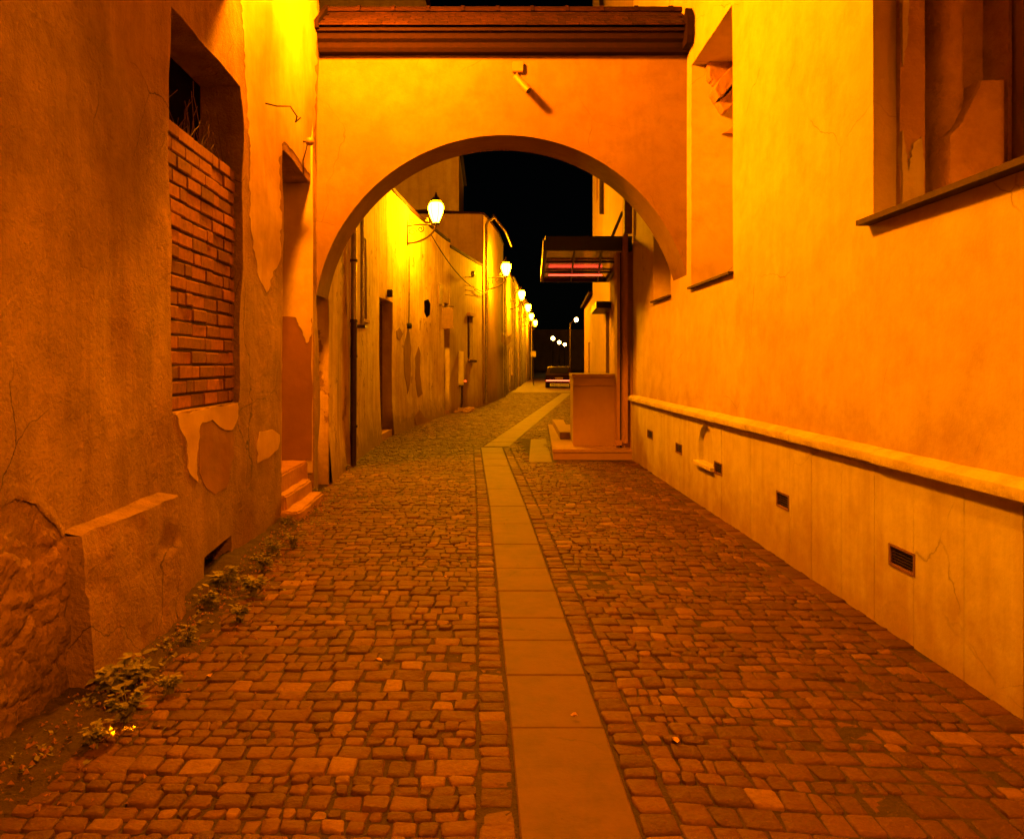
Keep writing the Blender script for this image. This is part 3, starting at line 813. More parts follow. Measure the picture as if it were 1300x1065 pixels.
s = MB(); s.prism([(9.42,5.62),(9.40,5.70),(10.02,6.16),(10.7,5.70),(10.7,5.62)], 'x', -2.085, -2.03); s.build('flashing', 'dark_wood', arch)
# security camera
cx, cz = (657-PX)/F*AY0, zat(87, AY0)
t = thing('security_camera', 'small white security camera hanging from a square box above the arch crown', 'camera', (cx, AY0, cz))
s = MB(); s.box(cx-.065, cx+.065, AY0-.06, AY0+.02, cz-.065, cz+.065, .012); s.build('junction_box', 'white', t)
s = MB(); s.tube([(cx-.005, AY0-.02, cz-.06), (cx-.005, AY0-.05, cz-.13), (cx, AY0-.13, cz-.17)], .016, 8); s.lathe([(.02,-.03),(.034,-.015),(.034,.015),(.02,.03)], (cx, AY0-.13, cz-.17), 10); s.build('bracket', 'white', t, smooth=True)
s = MB(); s.tube([(cx-.03, AY0-.16, cz-.16), (cx-.015, AY0-.17, cz-.185), (cx+.125, AY0-.26, cz-.37)], [.036,.042,.042], 14)
cb = s.build('camera_body', 'white', t); smooth_by_angle(cb, 40)
s = MB(); s.tube([(cx+.1254, AY0-.2605, cz-.371), (cx+.128, AY0-.262, cz-.375)], .032, 14); s.build('lens', 'pane', cb)

# ------------------------------------------------------------------ lanterns
def lantern(loc, rot, mat, label, copyof=None, arm=.72):
    if copyof:
        r = copyof.copy(); col.objects.link(r); r.location = loc; r.rotation_euler = (0,0,rot); r['label'] = label
        for ch in list(copyof.children):
            c = ch.copy(); col.objects.link(c); c.parent = r
            if c.name.startswith('lamp_glass') and mat:
                c.data = c.data.copy(); c.data.materials[0] = M[mat]
            for gch in ch.children:
                d = gch.copy(); col.objects.link(d); d.parent = c
        return r
    t = thing('wall_lantern', label, 'street lamp', (0,0,0), 'bracket lanterns along the lane')
    s = MB(); s.box(0, .025, -.045, .045, -.32, .30, .006)
    pts = [(.02,0,-.26)] + [(.02+(arm-.02)*math.sin(a), 0, -.26+.46*(1-math.cos(a))**.9) for a in [math.pi/2*i/10 for i in range(1, 11)]]
    s.tube(pts, .026, 8); s.tube([(.02,0,.17),(arm*.4,0,.20),(arm*.85,0,.20),(arm+.08,0,.20)], .022, 8)
    s.lathe([(.03,0),(.11,.01),(.115,.025),(.05,.035),(.04,.06)], (arm,0,.195), 16)
    s.build('bracket', 'iron', t, smooth=False)
    s = MB()
    for (cx_, cz_, r0, sg, ph) in ((.14,.02,.11,1,0),(.34,.09,.085,-1,2.2),(.50,.30,.05,1,1.2),(.12,.27,.06,-1,.6)):
        s = MB(); s.tube([(cx_*arm/.72+sg*r0*(arm/.72)**.5*(1-.75*q/22)*math.cos(ph+q*.36), 0, cz_+r0*(1-.75*q/22)*math.sin(ph+q*.36)) for q in range(23)], .014, 6)
        s.build('scroll', 'iron', t, smooth=True)
    s = MB(); s.lathe([(.07,.0),(.12,.10),(.165,.22),(.19,.33),(.185,.40),(.14,.47)], (arm,0,.255), 16); s.build('lamp_glass', mat, t, smooth=True)
    s = MB(); s.lathe([(.075,0),(.12,.0),(.15,.03),(.10,.10),(.05,.15),(.03,.19),(.012,.26)], (arm,0,.735), 16)
    c = s.build('cap', 'iron', t, smooth=False); smooth_by_angle(c, 40)
    s = MB()
    for k in range(6):
        a = k*math.pi/3
        s.tube([(arm+r_*math.cos(a), r_*math.sin(a), z_) for r_, z_ in ((.075,.255),(.125,.355),(.17,.475),(.195,.585),(.19,.655),(.10,.74))], .006, 5)
    s.build('frame', 'iron', t)
    t.location = loc; t.rotation_euler = (0,0,rot)
    return t
def ang(Y): return math.atan2(-(XL(Y+.5)-XL(Y-.5)), 1)
L0 = lantern((XL(7.5), 7.5, 5.62), ang(7.5), 'lamp_near', 'lit bracket lantern high on the near left house, just above the picture', arm=.52)
L1 = None
t = thing('added_shade_panel', 'plain unseen panel added to shade the wall beside the near lantern, just above the picture', 'sign', (-2.05, 6.5, 5.4))  # unseen panel, added to keep lantern light off the upper wall
s = MB(); s.box(-2.03, -1.62, 6.48, 6.52, 4.86, 6.7, .008); s.build('panel', 'sign', t)
s = MB(); s.tube([(-2.12, 6.5, 6.72), (-1.6, 6.5, 6.72)], .016, 6); s.build('bracket', 'iron', t)
for k, (Y, lab) in enumerate(((19.5, 'largest and brightest lit bracket lantern, on the stained yellow house'),
              (31.3, 'lit bracket lantern on the brown house, second down the lane'), (43, 'lit bracket lantern third down the lane, over the garlanded wall'),
              (52.8, 'lit bracket lantern fourth down the lane'), (62.7, 'lit bracket lantern fifth down the lane'), (72.5, 'farthest lit wall lantern, last and smallest of the bracket row'))):
    zz = [5.3,5.3,5.3,5.3,5.3,5.3][k] - .46
    o_ = lantern((XL(Y), Y, zz), ang(Y), 'lamp_far', lab, L1)
    L1 = L1 or o_

exec_right = True
# ------------------------------------------------------------------ left row beyond the arch
def simple_back(parent, fn, side, y0, y1, h, mat, eave=.04, rise=.08):
    s = MB()
    x0, x1 = fn(y0), fn(y1)
    d = side*4
    s.prism([(x0, y0), (x0+d, y0), (x0+d, y0+.05), (x0, y0+.05)], 'z', 0, h); s.prism([(x1, y1-.05), (x1+d, y1-.05), (x1+d, y1), (x1, y1)], 'z', 0, h)
    s.prism([(x0+d, y0), (x1+d, y1), (x1+d+side*.05, y1), (x0+d+side*.05, y0)], 'z', 0, h)
    s.build('side_walls', mat, parent)
    s = MB(); o_ = -side*eave
    ysr = steps(y0, y1, 50, [q[0] for q in (LEFT if side < 0 else RIGHT)])
    for a, c in zip(ysr, ysr[1:]):
        xa_, xc_ = fn(a), fn(c); k0 = len(s.v)
        A = [(xa_+o_, a, h-.03), (xc_+o_, c, h-.03), (xc_+side*2.2, c, h+rise), (xa_+side*2.2, a, h+rise), (x1+d, c, h), (x0+d, a, h)]
        s.v += A + [(p[0], p[1], p[2]+.09) for p in A]
        s.f += [tuple(k0+t for t in f) for f in [(0,1,2,3),(3,2,4,5),(6,9,8,7),(9,11,10,8),(0,6,7,1),(4,10,11,5),(0,3,9,6),(3,5,11,9),(1,7,8,2),(2,8,10,4)]]
    return s.build('roof', 'tile', parent)
def framed_opening(parent, fn, side, y0, y1, z0, z1, depth, kind='window', mat=None):
    m = MB(); w = .05
    for (a, c, e, f) in ((y0, y1, z1-w, z1), (y0, y0+w, z0, z1-w), (y1-w, y1, z0, z1-w)) + (((y0+w, y1-w, z0, z0+w), ((y0+y1)/2-.02, (y0+y1)/2+.02, z0+w, z1-w)) if kind == 'window' else ()):
        leftbox(m, a+.001, c-.001, e, f, -(depth-.06), depth-.01, fn, side)
    o = m.build(kind, 'door', parent)
    m = MB(); leftbox(m, y0, y1, z0, z1, -(depth-.012), depth+.02, fn, side); m.build('pane' if kind == 'window' else 'leaf', mat or ('pane' if kind == 'window' else 'door'), o)
    return o
def left_house(name, label, y0, y1, h, mat, holes, disp=None, st=.3, cat='house'):
    t = thing(name, label, cat, (XL(y0), y0, 0))
    hs = [(a, b_, c, d, .18 if k == 'window' else .28) for (a, b_, c, d, k) in holes]
    wall_grid('wall', XL, -1, y0, y1, 0, h, mat, t, hs, st, disp, bend=[q[0] for q in LEFT])
    for (a, b_, c, d, k), hh in zip(holes, hs):
        framed_opening(t, XL, -1, a, b_, c, d, hh[4], k)
        if k == 'window': s = MB(); leftbox(s, a-.06, b_+.06, c-.06, c-.004, .06, .1); s.build('sill', 'stone', t)
        else: s = MB(); leftbox(s, a, b_, -.02, .14, .04 if False else -.002, .27); s.build('threshold', 'stone', t)
    simple_back(t, XL, -1, y0+.01, y1-.01, h, mat)
    return t
def ly(px): return ysolve(XL, px)
und2 = lambda y, z: .03*nz(y, z, 21, .6) + .012*nz(y, z, 25, 2.2) + (.05*max(0, 1-z/.75) if z < .75 else 0)
d1a, d1b = ly(481.5), ly(498)
w1a, w1b = ly(457), ly(465)
d2a, d2b = ly(564), ly(571.5)
h2 = left_house('stained_house', 'long low house with stained peeling yellow plaster just past the arch on the left', 10.45, 25.2, 5.5, 'h2',
    [(d1a, d1b, .0, zat(381, 17), 'door'), (w1a, w1b, zat(405, ly(461)), zat(300, ly(461)), 'window'), (d2a, d2b, .0, zat(385, ly(568)), 'door')], und2, .2)
def pipe(parent, pts, r, mat='zinc', n=10):
    s = MB(); s.tube(pts, r, n); o = s.build('drainpipe', mat, parent); smooth_by_angle(o, 45); return o
yp = ly(443.5) 
pipe(h2, [(XL(yp)+.06, yp, .0), (XL(yp)+.07, yp, 2.3)], .052, 'iron'); 
o = pipe(h2, [(XL(yp)+.07, yp, 2.3), (XL(yp)+.07, yp, 5.4)], .043)
s = MB()
for z in (.6, 1.7, 2.25, 3.2, 4.3): s.lathe([(.06,0),(.06,.04)], (XL(yp)+.07, yp, z), 12)
s.build('pipe_collar', 'iron', o)
yq = ly(453)
o = pipe(h2, [(XL(yq)+.09, yq, zat(412, yq)), (XL(yq)+.09, yq, 5.3)], .032)
s = MB(); s.box(XL(yq)-.02, XL(yq)+.16, yq-.16, yq+.12, zat(415, yq)-.02, zat(413, yq)); s.build('shelf_bracket', 'iron', h2)
# hole broken in the plaster, its shaded depth painted as a raised dark patch
def patch_px(parent, poly, th, mat, name, rag=1.0): return coat(poly, th, mat, name, rag, XL, parent, und2)
o = patch_px(h2, [(538,382),(543,380),(546,386),(545,400),(541,403),(538,396)], .01, 'dark', 'broken_hole', .5)
o['label'] = 'broken hole in the yellow wall, its shade painted as a dark coat'
o = patch_px(h2, [(502,420),(506,416),(510,424),(507,432),(503,430)], .008, 'house_bare', 'plaster_scar')
o = patch_px(h2, [(512,440),(518,415),(522,440),(521,480),(517,500),(513,470)], .008, 'house_bare', 'plaster_scar')
o = patch_px(h2, [(528,450),(531,440),(534,450),(533,475),(536,500),(530,505),(527,480)], .008, 'house_bare', 'plaster_scar')
o = patch_px(h2, [(524,532),(530,520),(536,530),(544,533),(546,536),(526,542)], .012, 'house_bare', 'plaster_scar')
# things on that wall
y = ly(492); s = MB(); s.box(XL(y)-.02, XL(y)+.12, y-.09, y+.09, zat(377, y), zat(368, y), .02); tag(s.build('door_lamp', 'iron'), 'small dark unlit lamp over the dark doorway of the stained house', 'lamp')
y = ly(517); s = MB(); s.tube([(XL(y)+.05, y, 5.3), (XL(y)+.045, y+.02, 4.0), (XL(y)+.05, y-.02, 3.0), (XL(y)+.04, y, 2.6)], .012, 6); s.lathe([(.06,-.08),(.07,0),(.05,.06)], (XL(y)+.05, y, 2.55), 8)
tag(s.build('hanging_cable', 'cable', smooth=True), 'thin black cable running down the wall under the largest lantern to a round box', 'cable')
y0, y1 = ly(556), ly(560); s = MB(); leftbox(s, y0, y1, zat(386, y0), zat(360, y0), .04); tag(s.build('wall_plaque', 'sign'), 'narrow dark plaque on the yellow wall above the hanging board', 'plaque')
yb = ly(561); t = thing('hanging_board', 'brown board projecting from the yellow wall beside the second doorway', 'sign', (XL(yb), yb, 2.9))
s = MB(); s.box(XL(yb)-.03, XL(yb)+.34, yb, yb+.03, zat(417, yb), zat(391, yb)); s.build('board', 'sign', t)
s = MB(); s.tube([(XL(yb)-.03, yb+.015, zat(390, yb)+.02), (XL(yb)+.36, yb+.015, zat(390, yb)+.02)], .014, 6); s.build('bracket', 'iron', t)
# second house (olive), meter cabinet
def lh(name, label, y0, y1, h, mat, holes): return left_house(name, label, y0, y1, h, mat, holes, lambda y, z: .01*nz(y, z, y0, .8))
w3a, w3b = ly(593.5), ly(600)
h3 = lh('olive_house', 'narrow olive plastered house with one tall window behind the metal cabinet', 25.21, 30.2, 5.35, 'h3', [(w3a, w3b, zat(456, ly(597)), zat(401, ly(597)), 'window')])
s = MB(); leftbox(s, w3a-.05, w3b+.05, zat(401, 27.9), zat(398, 27.9)+.03, .1, .02); s.build('window_hood', 'stone', h3)
y = 26.9; X0 = XL(y)
t = thing('meter_cabinet', 'tall pale metal cabinet on a thin stand against the olive house', 'cabinet', (X0+.2, y, 0))
xa_, xb_ = (577-PX)/F*26.4, (588.5-PX)/F*26.4
s = MB(); s.box(xa_, xb_, 26.4, 26.75, zat(489, 26.4), zat(446, 26.4), .015); cbn = s.build('cabinet', 'panel', t)
s = MB(); s.box(xa_+.03, xb_-.03, 26.385, 26.399, zat(487, 26.4), zat(448, 26.4)); s.build('door', 'panel', cbn)
s = MB(); s.tube([(xb_-.06, 26.6, zat(489, 26.4)+.01), (xb_-.06, 26.55, .3), (xb_-.10, 26.5, 0)], .035, 8); s.box(xa_+.02, xb_, 26.42, 26.7, zat(489, 26.4)-.05, zat(489, 26.4)); s.build('stand', 'iron', t)
s = MB(); s.lathe([(.02,-.03),(.05,0),(.02,.04)], (xb_+.06, 26.5, zat(484, 26.4)), 10)
s.tube([(xb_-.01, 26.5, zat(484, 26.4)), (xb_+.05, 26.5, zat(484, 26.4))], .012, 6); s.build('red_indicator', emit('small_red_light', (1,.04,.01), 1.5), t, smooth=True)
s = MB(); yy = ly(597); s.box(XL(yy)-.02, XL(yy)+.24, yy-.35, yy+.35, zat(457, yy)-.08, zat(457, yy), .02); tag(s.build('window_box', 'slate'), 'dark empty window box under the olive house window', 'window box')
# junk heap at the foot
s = MB()
for k in range(30):
    x, y, r_ = rnd.uniform(-1.15, -.6), rnd.uniform(25.6, 27), rnd.uniform(.05, .14)
    T = Matrix.Translation((x, y, r_*.5)) @ Matrix.Rotation(rnd.uniform(0, 3), 4, 'Z') @ Matrix.Rotation(rnd.uniform(-.4, .4), 4, 'X')
    s.box(-r_, r_, -r_*.6, r_*.6, -r_*.5, r_*.4, .01, T)
o = s.build('rubble_pile', 'stone'); tag(o, 'low heap of broken stones under the metal cabinet', 'rubble')
# tall gable behind
s = MB(); t = thing('tall_gable_house', 'tall plain house rising behind the low stained house on the left', 'house', (-4, 31, 0))
Yg = 31.0; gx = (582.5-PX)/F*Yg
s.prism([(gx, 0), (gx, zat(192, Yg)), ((540-PX)/F*Yg, zat(0, Yg)), (-4.0, 18.0), (-14, 18), (-14, 0)], 'y', Yg, Yg+6); s.build('wall', 'h3', t)
s = MB(); a, b_ = Vector((gx, zat(192, Yg))), Vector(((540-PX)/F*Yg, zat(0, Yg))); c_ = Vector((-4.0, 18.0))
s.prism([(a.x+.02, a.y+.01), (b_.x+.02, b_.y+.01), (c_.x, c_.y+.02), (c_.x, c_.y+.2), (b_.x+.15, b_.y+.08), (a.x+.15, a.y)], 'y', Yg-.15, Yg+6.1); s.build('roof', 'tile', t)

h4 = lh('brown_house', 'two storey brown house with zinc drainpipe under the second lantern', 30.21, 38.2, 7.35, 'h4', [(ly(627.2), ly(631.5), 0, zat(420, ly(629)), 'door')])
for ch in h4.children:
    if ch.name.startswith('door'):
        for g_ in ch.children: g_.data.materials[0] = M['violet']; g_['label'] = 'glowing violet white glazed door'
yp = 30.4
o = pipe(h4, [(XL(yp)+.10, yp, .1), (XL(yp)+.10, yp, 6.95), (XL(yp)+.16, yp, 7.1), (XL(yp)+.42, yp, 7.25)], .055)
s = MB(); s.tube([(XL(y)+.40, y, 7.3) for y in (30.25, 34, 38.1)], .055, 8); s.build('gutter', 'iron', h4, smooth=True)
h5 = lh('garlanded_house', 'yellow house with a string of small pennants beyond the violet door', 38.21, 48, 6.6, 'h2', [(43.7, 44.6, 0, 2.5, 'door'), (45.8, 46.8, 1.0, 2.6, 'window')])
h6 = lh('orange_house', 'far house with two doorways between the third and fourth lanterns', 48.01, 58, 6.9, 'h4', [(50, 51, 0, 2.5, 'door'), (54.8, 55.8, 0, 2.5, 'door')])
h7 = lh('far_pale_house', 'far yellowish house by the fifth lantern', 58.01, 68, 6.3, 'h3', [(60, 61, 1, 2.6, 'window')])
h8 = lh('end_house', 'last house of the left row with a pipe catching the light', 68.01, 80, 7.2, 'h4', [(70, 71.2, 0, 2.5, 'door')])
for hh, y in ((h5, 38.4), (h6, 48.2), (h7, 58.2)): pipe(hh, [(XL(y)+.1, y, 0), (XL(y)+.1, y, 6.2)], .06)
y = 79.6; pipe(h8, [(XL(y)+.15, y, 0), (XL(y)+.15, y, 7)], .09)
# pennant string and cables
s = MB(); 
for k in range(14):
    y = 34.6 + k*.62; x = XL(y)+.16; z = zat(423, 35)-.03*math.sin(k/13*math.pi)*6 + .02*k
    s.prism([(y-.16, z), (y+.16, z), (y, z-.42)], 'x', x-.008, x+.008)
s.tube([(XL(y)+.16, y, zat(423, 35)+.02) for y in (34.3, 38, 43)], .01, 5)
tag(s.build('pennant_string', 'sign'), 'string of small dark pennants along the wall past the violet door', 'bunting')
def cable(p, q, sag, label):
    s = MB(); p, q = Vector(p), Vector(q)
    s.tube([p.lerp(q, i/16) - Vector((0,0,sag*4*(i/16)*(1-i/16))) for i in range(17)], .016, 5)
    tag(s.build('overhead_cable', 'cable', smooth=True), label, 'cable')
cable((XL(22)+.12, 22, 5.2), (XL(30.6)+.3, 30.6, 4.4), .5, 'sagging cable along the wall from the largest lantern to the zinc drainpipe')
cable((XL(28.6)+.06, 28.6, 4.3), (XL(31.3)+.1, 31.2, 4.6), .18, 'short cable looping to the second lantern')
# bracket with insulators at 590,350
y = ly(590); s = MB()
s.tube([(XL(y)-.02, y, zat(352, y)), (XL(y)+.3, y, zat(352, y))], .02, 6)
for k in range(3): s.tube([(XL(y)-.02, y+.02, zat(362+6*k, y)), (XL(y)+.34, y+.02, zat(364+6*k, y))], .014, 6)
s.lathe([(.05,-.1),(.08,0),(.05,.1)], (XL(y)+.28, y, zat(348, y)), 10)
tag(s.build('cable_bracket', 'zinc', smooth=True), 'metal cable bracket with insulator on the olive house', 'bracket')

# ------------------------------------------------------------------ right side beyond the church
pb = thing('cream_porch_building', 'cream painted building with steel canopy and stone entrance beyond the arch on the right', 'building', (2.45, 13.3, 0))
XB = lambda Y: interp([(13.32, 2.47), (26, 3.45)], Y)
dz0 = zat(395, 18.5)
holes = [(18.9, 20.0, 0.0, zat(395, 19.4), .3), (23.2, 24.2, 6.5, 8.5, .2)]
wall_grid('wall', XB, 1, 13.32, 26, 0, 15, 'cream', pb, holes, .5, None)
framed_opening(pb, XB, 1, 18.9, 20.0, 0, zat(395, 19.4), .3, 'door', 'pane')
framed_opening(pb, XB, 1, 23.2, 24.2, 6.5, 8.5, .2, 'window')
s = MB(); s.prism([(XB(26), 26), (XB(26)+5, 26), (XB(26)+5, 26.05), (XB(26), 26.05)], 'z', 0, 15); s.box(7.4, 7.45, 13.3, 26, 0, 15); s.prism([(2.48,13.3),(7.4,13.3),(7.4,13.36),(2.48,13.36)], 'z', 0, 15); s.build('side_walls', 'cream', pb)
s = MB(); s.prism([(2.2,13.4),(3.2,26.1),(7.5,26.1),(7.5,13.4)], 'z', 15, 15.2); s.build('roof', 'tile', pb)
s = MB(); leftbox(s, 18.3, 20.6, zat(395, 19.4)-.0, zat(387, 19.4), .35, .02, XB, 1); s.build('door_hood', 'steel', pb)
# corner pilaster and its dark slot
s = MB(); xx = lambda px, Y: (px-PX)/F*Y
s.box(xx(783,13.5), xx(787,13.5)-.004, 13.46, 13.75, .17, 3.5); s.box(xx(789,13.5), 2.47, 13.46, 13.75, .17, 3.5)
s.build('entrance_pillar', 'cream', pb)
s = MB(); s.box(xx(787,13.5)-.003, xx(789,13.5)-.002, 13.52, 13.74, .17, 3.5); s.build('dark_inset', 'steel', pb)  # dark steel inset filling the slot in the pillar
s = MB(); s.box(xx(781,13.4), xx(789.5,13.4), 13.40, 13.458, .21, .30, .005); s.box(xx(791,13.4), xx(797,13.4), 13.38, 13.458, .25, 6.5); s.build('trim', 'stone', pb)
s = MB(); s.box(xx(790,13.5), xx(800,13.5), 13.30, 13.37, 3.8, 5.2); s.build('fascia_plate', 'sign', pb)
# steel canopy with glass panes
cn = MB(); Zc0, Zc1 = zat(318, 13.5), zat(300, 13.5)
XA, XBm = lambda Y: .95 + (Y-13.5)*.058, XB
YC0, YC1 = 13.5, 18.7
cn.prism([(XA(YC0), Zc0), (XB(YC0)-.02, Zc0), (XB(YC0)-.02, Zc1), (XA(YC0)+.03, Zc1)], 'y', 13.5, 13.58)
cn.prism([(XA(YC0), 13.58), (XA(YC0)+.06, 13.58), (XA(YC1)+.06, YC1), (XA(YC1), YC1)], 'z', Zc0, Zc0+.14)
cn.prism([(XB(YC0)-.10, 13.58), (XB(YC0)-.02, 13.58), (XB(YC1)-.02, YC1), (XB(YC1)-.10, YC1)], 'z', Zc0, Zc0+.14)
cn.prism([(XA(YC1), YC1), (XB(YC1)-.02, YC1), (XB(YC1)-.02, YC1+.08), (XA(YC1), YC1+.08)], 'z', Zc0, Zc0+.2)
canopy = cn.build('canopy', 'steel', pb)
g = MB()
for k in (1, 2):
    f = k/3
    g.prism([(XA(YC0)+.06+f*1.4, 13.58), (XA(YC0)+.09+f*1.4, 13.58), (XA(YC1)+.09+f*1.9, YC1), (XA(YC1)+.06+f*1.9, YC1)], 'z', Zc0+.01, Zc0+.06)
    Yk = 13.58 + (YC1-13.58)*f; g.box(XA(Yk)+.06, XB(Yk)-.1, Yk-.015, Yk+.015, Zc0+.012, Zc0+.058)
g.build('glazing_bar', 'steel', canopy)
g = MB(); g.prism([(XA(YC0)+.05, 13.57), (XB(YC0)-.08, 13.57), (XB(YC1)-.08, YC1), (XA(YC1)+.05, YC1)], 'z', Zc0+.065, Zc0+.078); g.build('glass_panel', 'glass', canopy)
g = MB(); g.prism([(XA(YC0)-.012, 13.5), (XA(YC0)-.003, 13.5), (XA(YC1)-.003, YC1), (XA(YC1)-.012, YC1)], 'z', Zc0+.02, Zc0+.20); g.build('edge_strip', 'zinc', canopy)
g = MB(); yy = 17.0; g.tube([(XA(yy)+.15, yy, Zc0-.03), (XB(yy)-.3, yy, Zc0-.03)], .014, 8); g.build('red_reflection_strip', 'red_reflection', canopy)  # glowing bar added in place of the red reflection in the canopy glass
g = MB(); g.tube([(xx(773,14.3), 14.3, Zc1-.02), (xx(790,14.8), 14.8, zat(270, 14.8))], .028, 8); g.build('tie_rod', 'steel', canopy)
s = MB(); yv = 20.5; s.tube([(XB(yv)-.08, yv, zat(272, yv)), (XB(yv)-.08, yv, 14.5)], .06, 8); s.build('downpipe', 'iron', pb, smooth=True)
# platform, parapet
s = MB(); s.prism([(1.09,13.2),(2.455,13.2),(2.46,13.29),(XB(18.6)-.005,18.6),(1.43,18.6)], 'z', -.03, .115)
s.prism([(1.075,13.185),(2.455,13.185),(2.46,13.29),(XB(18.6)-.005,18.6),(1.415,18.6)], 'z', .119, .17); s.build('platform', 'parapet', pb)
s = MB(); s.prism([(1.36,15.0),(1.55,15.0),(1.75,18.4),(1.5,18.4)], 'z', .171, .30); s.build('step', 'parapet', pb)
bx0, bx1 = xx(727.5,13.75), xx(782,13.75)
s = MB(); s.prism([(bx0,13.75),(bx1,13.75),(bx1+.12,15.2),(bx0+.10,15.2)], 'z', .171, zat(490, 13.75)); par = s.build('parapet', 'parapet', pb)
s = MB(); s.prism([(bx0-.0,13.735),(bx1+.005,13.735),(bx1+.125,15.22),(bx0+.09,15.22)], 'z', zat(490, 13.75)+.003, zat(479, 13.75))
s.prism([(bx0-.02,13.71),(bx1+.02,13.71),(bx1+.13,15.24),(bx0+.08,15.24)], 'z', zat(479, 13.75)+.002, zat(475, 13.7)); s.build('coping', 'parapet', par)

s = MB(); fb = thing('low_lit_house', 'low cream house with lit gable beyond the porch building', 'house', (3.6, 27, 0))
XD = lambda Y: interp([(26.3, 3.49), (33, 4.02)], Y)
wall_grid('wall', XD, 1, 26.3, 33, 0, 3.95, 'cream', fb, [(28.5, 29.4, 1.2, 2.4, .15)], .5)
framed_opening(fb, XD, 1, 28.5, 29.4, 1.2, 2.4, .15)
simple_back(fb, XD, 1, 26.3, 33, 3.95, 'cream', .15)

# ------------------------------------------------------------------ far end
t = thing('lamp_post', 'lit globe lamp post nearest of the three far globes', 'street lamp', ((702-PX)/F*112, 112, 0), 'distant globe lamps')
def post(t, lx, ly_, h, arm=0, rg=.27, mat='lamp_dist'):
    s = MB(); s.tube([(lx, ly_, 0), (lx, ly_, .9), (lx, ly_, h-.3)], [.13,.09,.06], 10); s.build('post', 'iron', t)
    s = MB(); s.lathe([(.05,-rg),(rg*.8,-rg*.6),(rg,0),(rg*.8,rg*.6),(.05,rg)], (lx+arm, ly_, h), 14); s.build('globe', mat, t, smooth=True)
    if arm: s = MB(); s.tube([(lx, ly_, h-.35), (lx+arm*.5, ly_, h-.1), (lx+arm, ly_, h+.12)], .04, 6); s.build('arm', 'iron', t)
post(t, (702-PX)/F*112, 112, zat(429.6, 112))
for px_, py_, Y, lab in ((710, 434.6, 128, 'middle one of the three far globe lamps'), (717, 437.5, 140, 'rightmost of the three far globe lamps')):
    t = thing('lamp_post', lab, 'street lamp', ((px_-PX)/F*Y, Y, 0), 'distant globe lamps'); post(t, (px_-PX)/F*Y, Y, zat(py_, Y))
t = thing('tall_street_lamp', 'tall mast with a single lit lamp on a short arm at the far right', 'street lamp', ((724-PX)/F*66, 66, 0)); post(t, (724-PX)/F*66, 66, zat(406, 66), .5, .17)
t = thing('street_sign', 'small pale rectangular sign plate at the end of the left row', 'sign', ((677-PX)/F*60, 60, 0))
s = MB(); xs_ = (677-PX)/F*60; s.tube([(xs_, 60, 0), (xs_, 60, 3.2)], .035, 8); s.build('post', 'iron', t)
s = MB(); s.box(xs_-.2, xs_+.2, 59.94, 59.965, zat(453, 60), zat(446, 60)); s.build('plate', 'panel', t)
def car(name, label, x, y, L, rz, paint, tail):
    t = thing(name, label, 'car', (0,0,0))
    w = .88
    prof = [(-L/2,.32),(-L/2+.02,.62),(-L/2+.06,.86),(-L/2+.30,.93),(-L/2+.62,1.36),(-.1,1.45),(.45,1.40),(1.0,.98),(L/2-.15,.80),(L/2,.55),(L/2,.30)]
    m = MB(); k = len(prof)
    for sx_, sc in ((-w,0),(-w+.06,1),(w-.06,1),(w,0)):
        for (yy, zz) in prof:
            f = .13 if zz > 1.0 else 0
            xx_ = sx_ - math.copysign(f, sx_)
            m.v.append((xx_, yy*(1 if sc else .985), .3+(zz-.3)*(1 if sc else .975)))
    for i in range(3):
        for j in range(k): m.f.append((i*k+j, i*k+(j+1) % k, (i+1)*k+(j+1) % k, (i+1)*k+j))
    m.f.append(tuple(range(k))); m.f.append(tuple(range(3*k, 4*k))[::-1])
    b = m.build('body', paint, t); smooth_by_angle(b, 35)
    m = MB(); m.prism([(-.62,-L/2+.335),(.62,-L/2+.335),(.58,-L/2+.60),(-.58,-L/2+.60)], 'z', 0, 0)
    m = MB(); m.quad((-.62,-L/2+.33,.985),(.62,-L/2+.33,.985),(.56,-L/2+.585,1.33),(-.56,-L/2+.585,1.33)); m.build('rear_window', 'pane', t)
    for sgn in (-1, 1):
        m = MB(); m.prism([(-L/2+.55,.98),(.9,.98),(.42,1.34),(-L/2+.78,1.34)], 'x', sgn*(w-.125), sgn*(w-.105)); m.build('side_window', 'pane', t)
    for sgn in (-1, 1):
        for yy in (-L/2+.8, L/2-.8):
            m = MB(); m.tube([(sgn*(w-.2), yy, .31), (sgn*(w+.01), yy, .31)], .31, 18); wh = m.build('wheel', 'rubber', t)
            m = MB(); m.tube([(sgn*(w+.005), yy, .31), (sgn*(w+.02), yy, .31)], .18, 12); m.build('rim', 'zinc', wh)
    if tail:
        m = MB(); m.box(-.84, .84, -L/2-.03, -L/2+.01, .47, .53); m.build('tail_light', 'tail', t)
    else:
        for sgn in (-1, 1): m = MB(); m.box(sgn*.7-.12, sgn*.7+.12, -L/2-.01, -L/2+.1, .68, .80); m.build('tail_light', 'carpaint', t)
    m = MB(); m.box(-.26, .26, -L/2-.02, -L/2+.01, .60, .70); m.build('number_plate', 'white', t)
    t.location = (x, y, 0); t.rotation_euler = (0,0,rz)
    return t
car('red_car', 'dark red car with a glowing red tail light at the end of the lane', (710-PX)/F*54, 54, 4.2, -.1, 'carpaint', True)
s = MB(); s.box(-6, 60, 170, 172, 0, 9); tag(s.build('distant_building', 'h4'), 'dark unlit building closing the far end of the view', 'building')

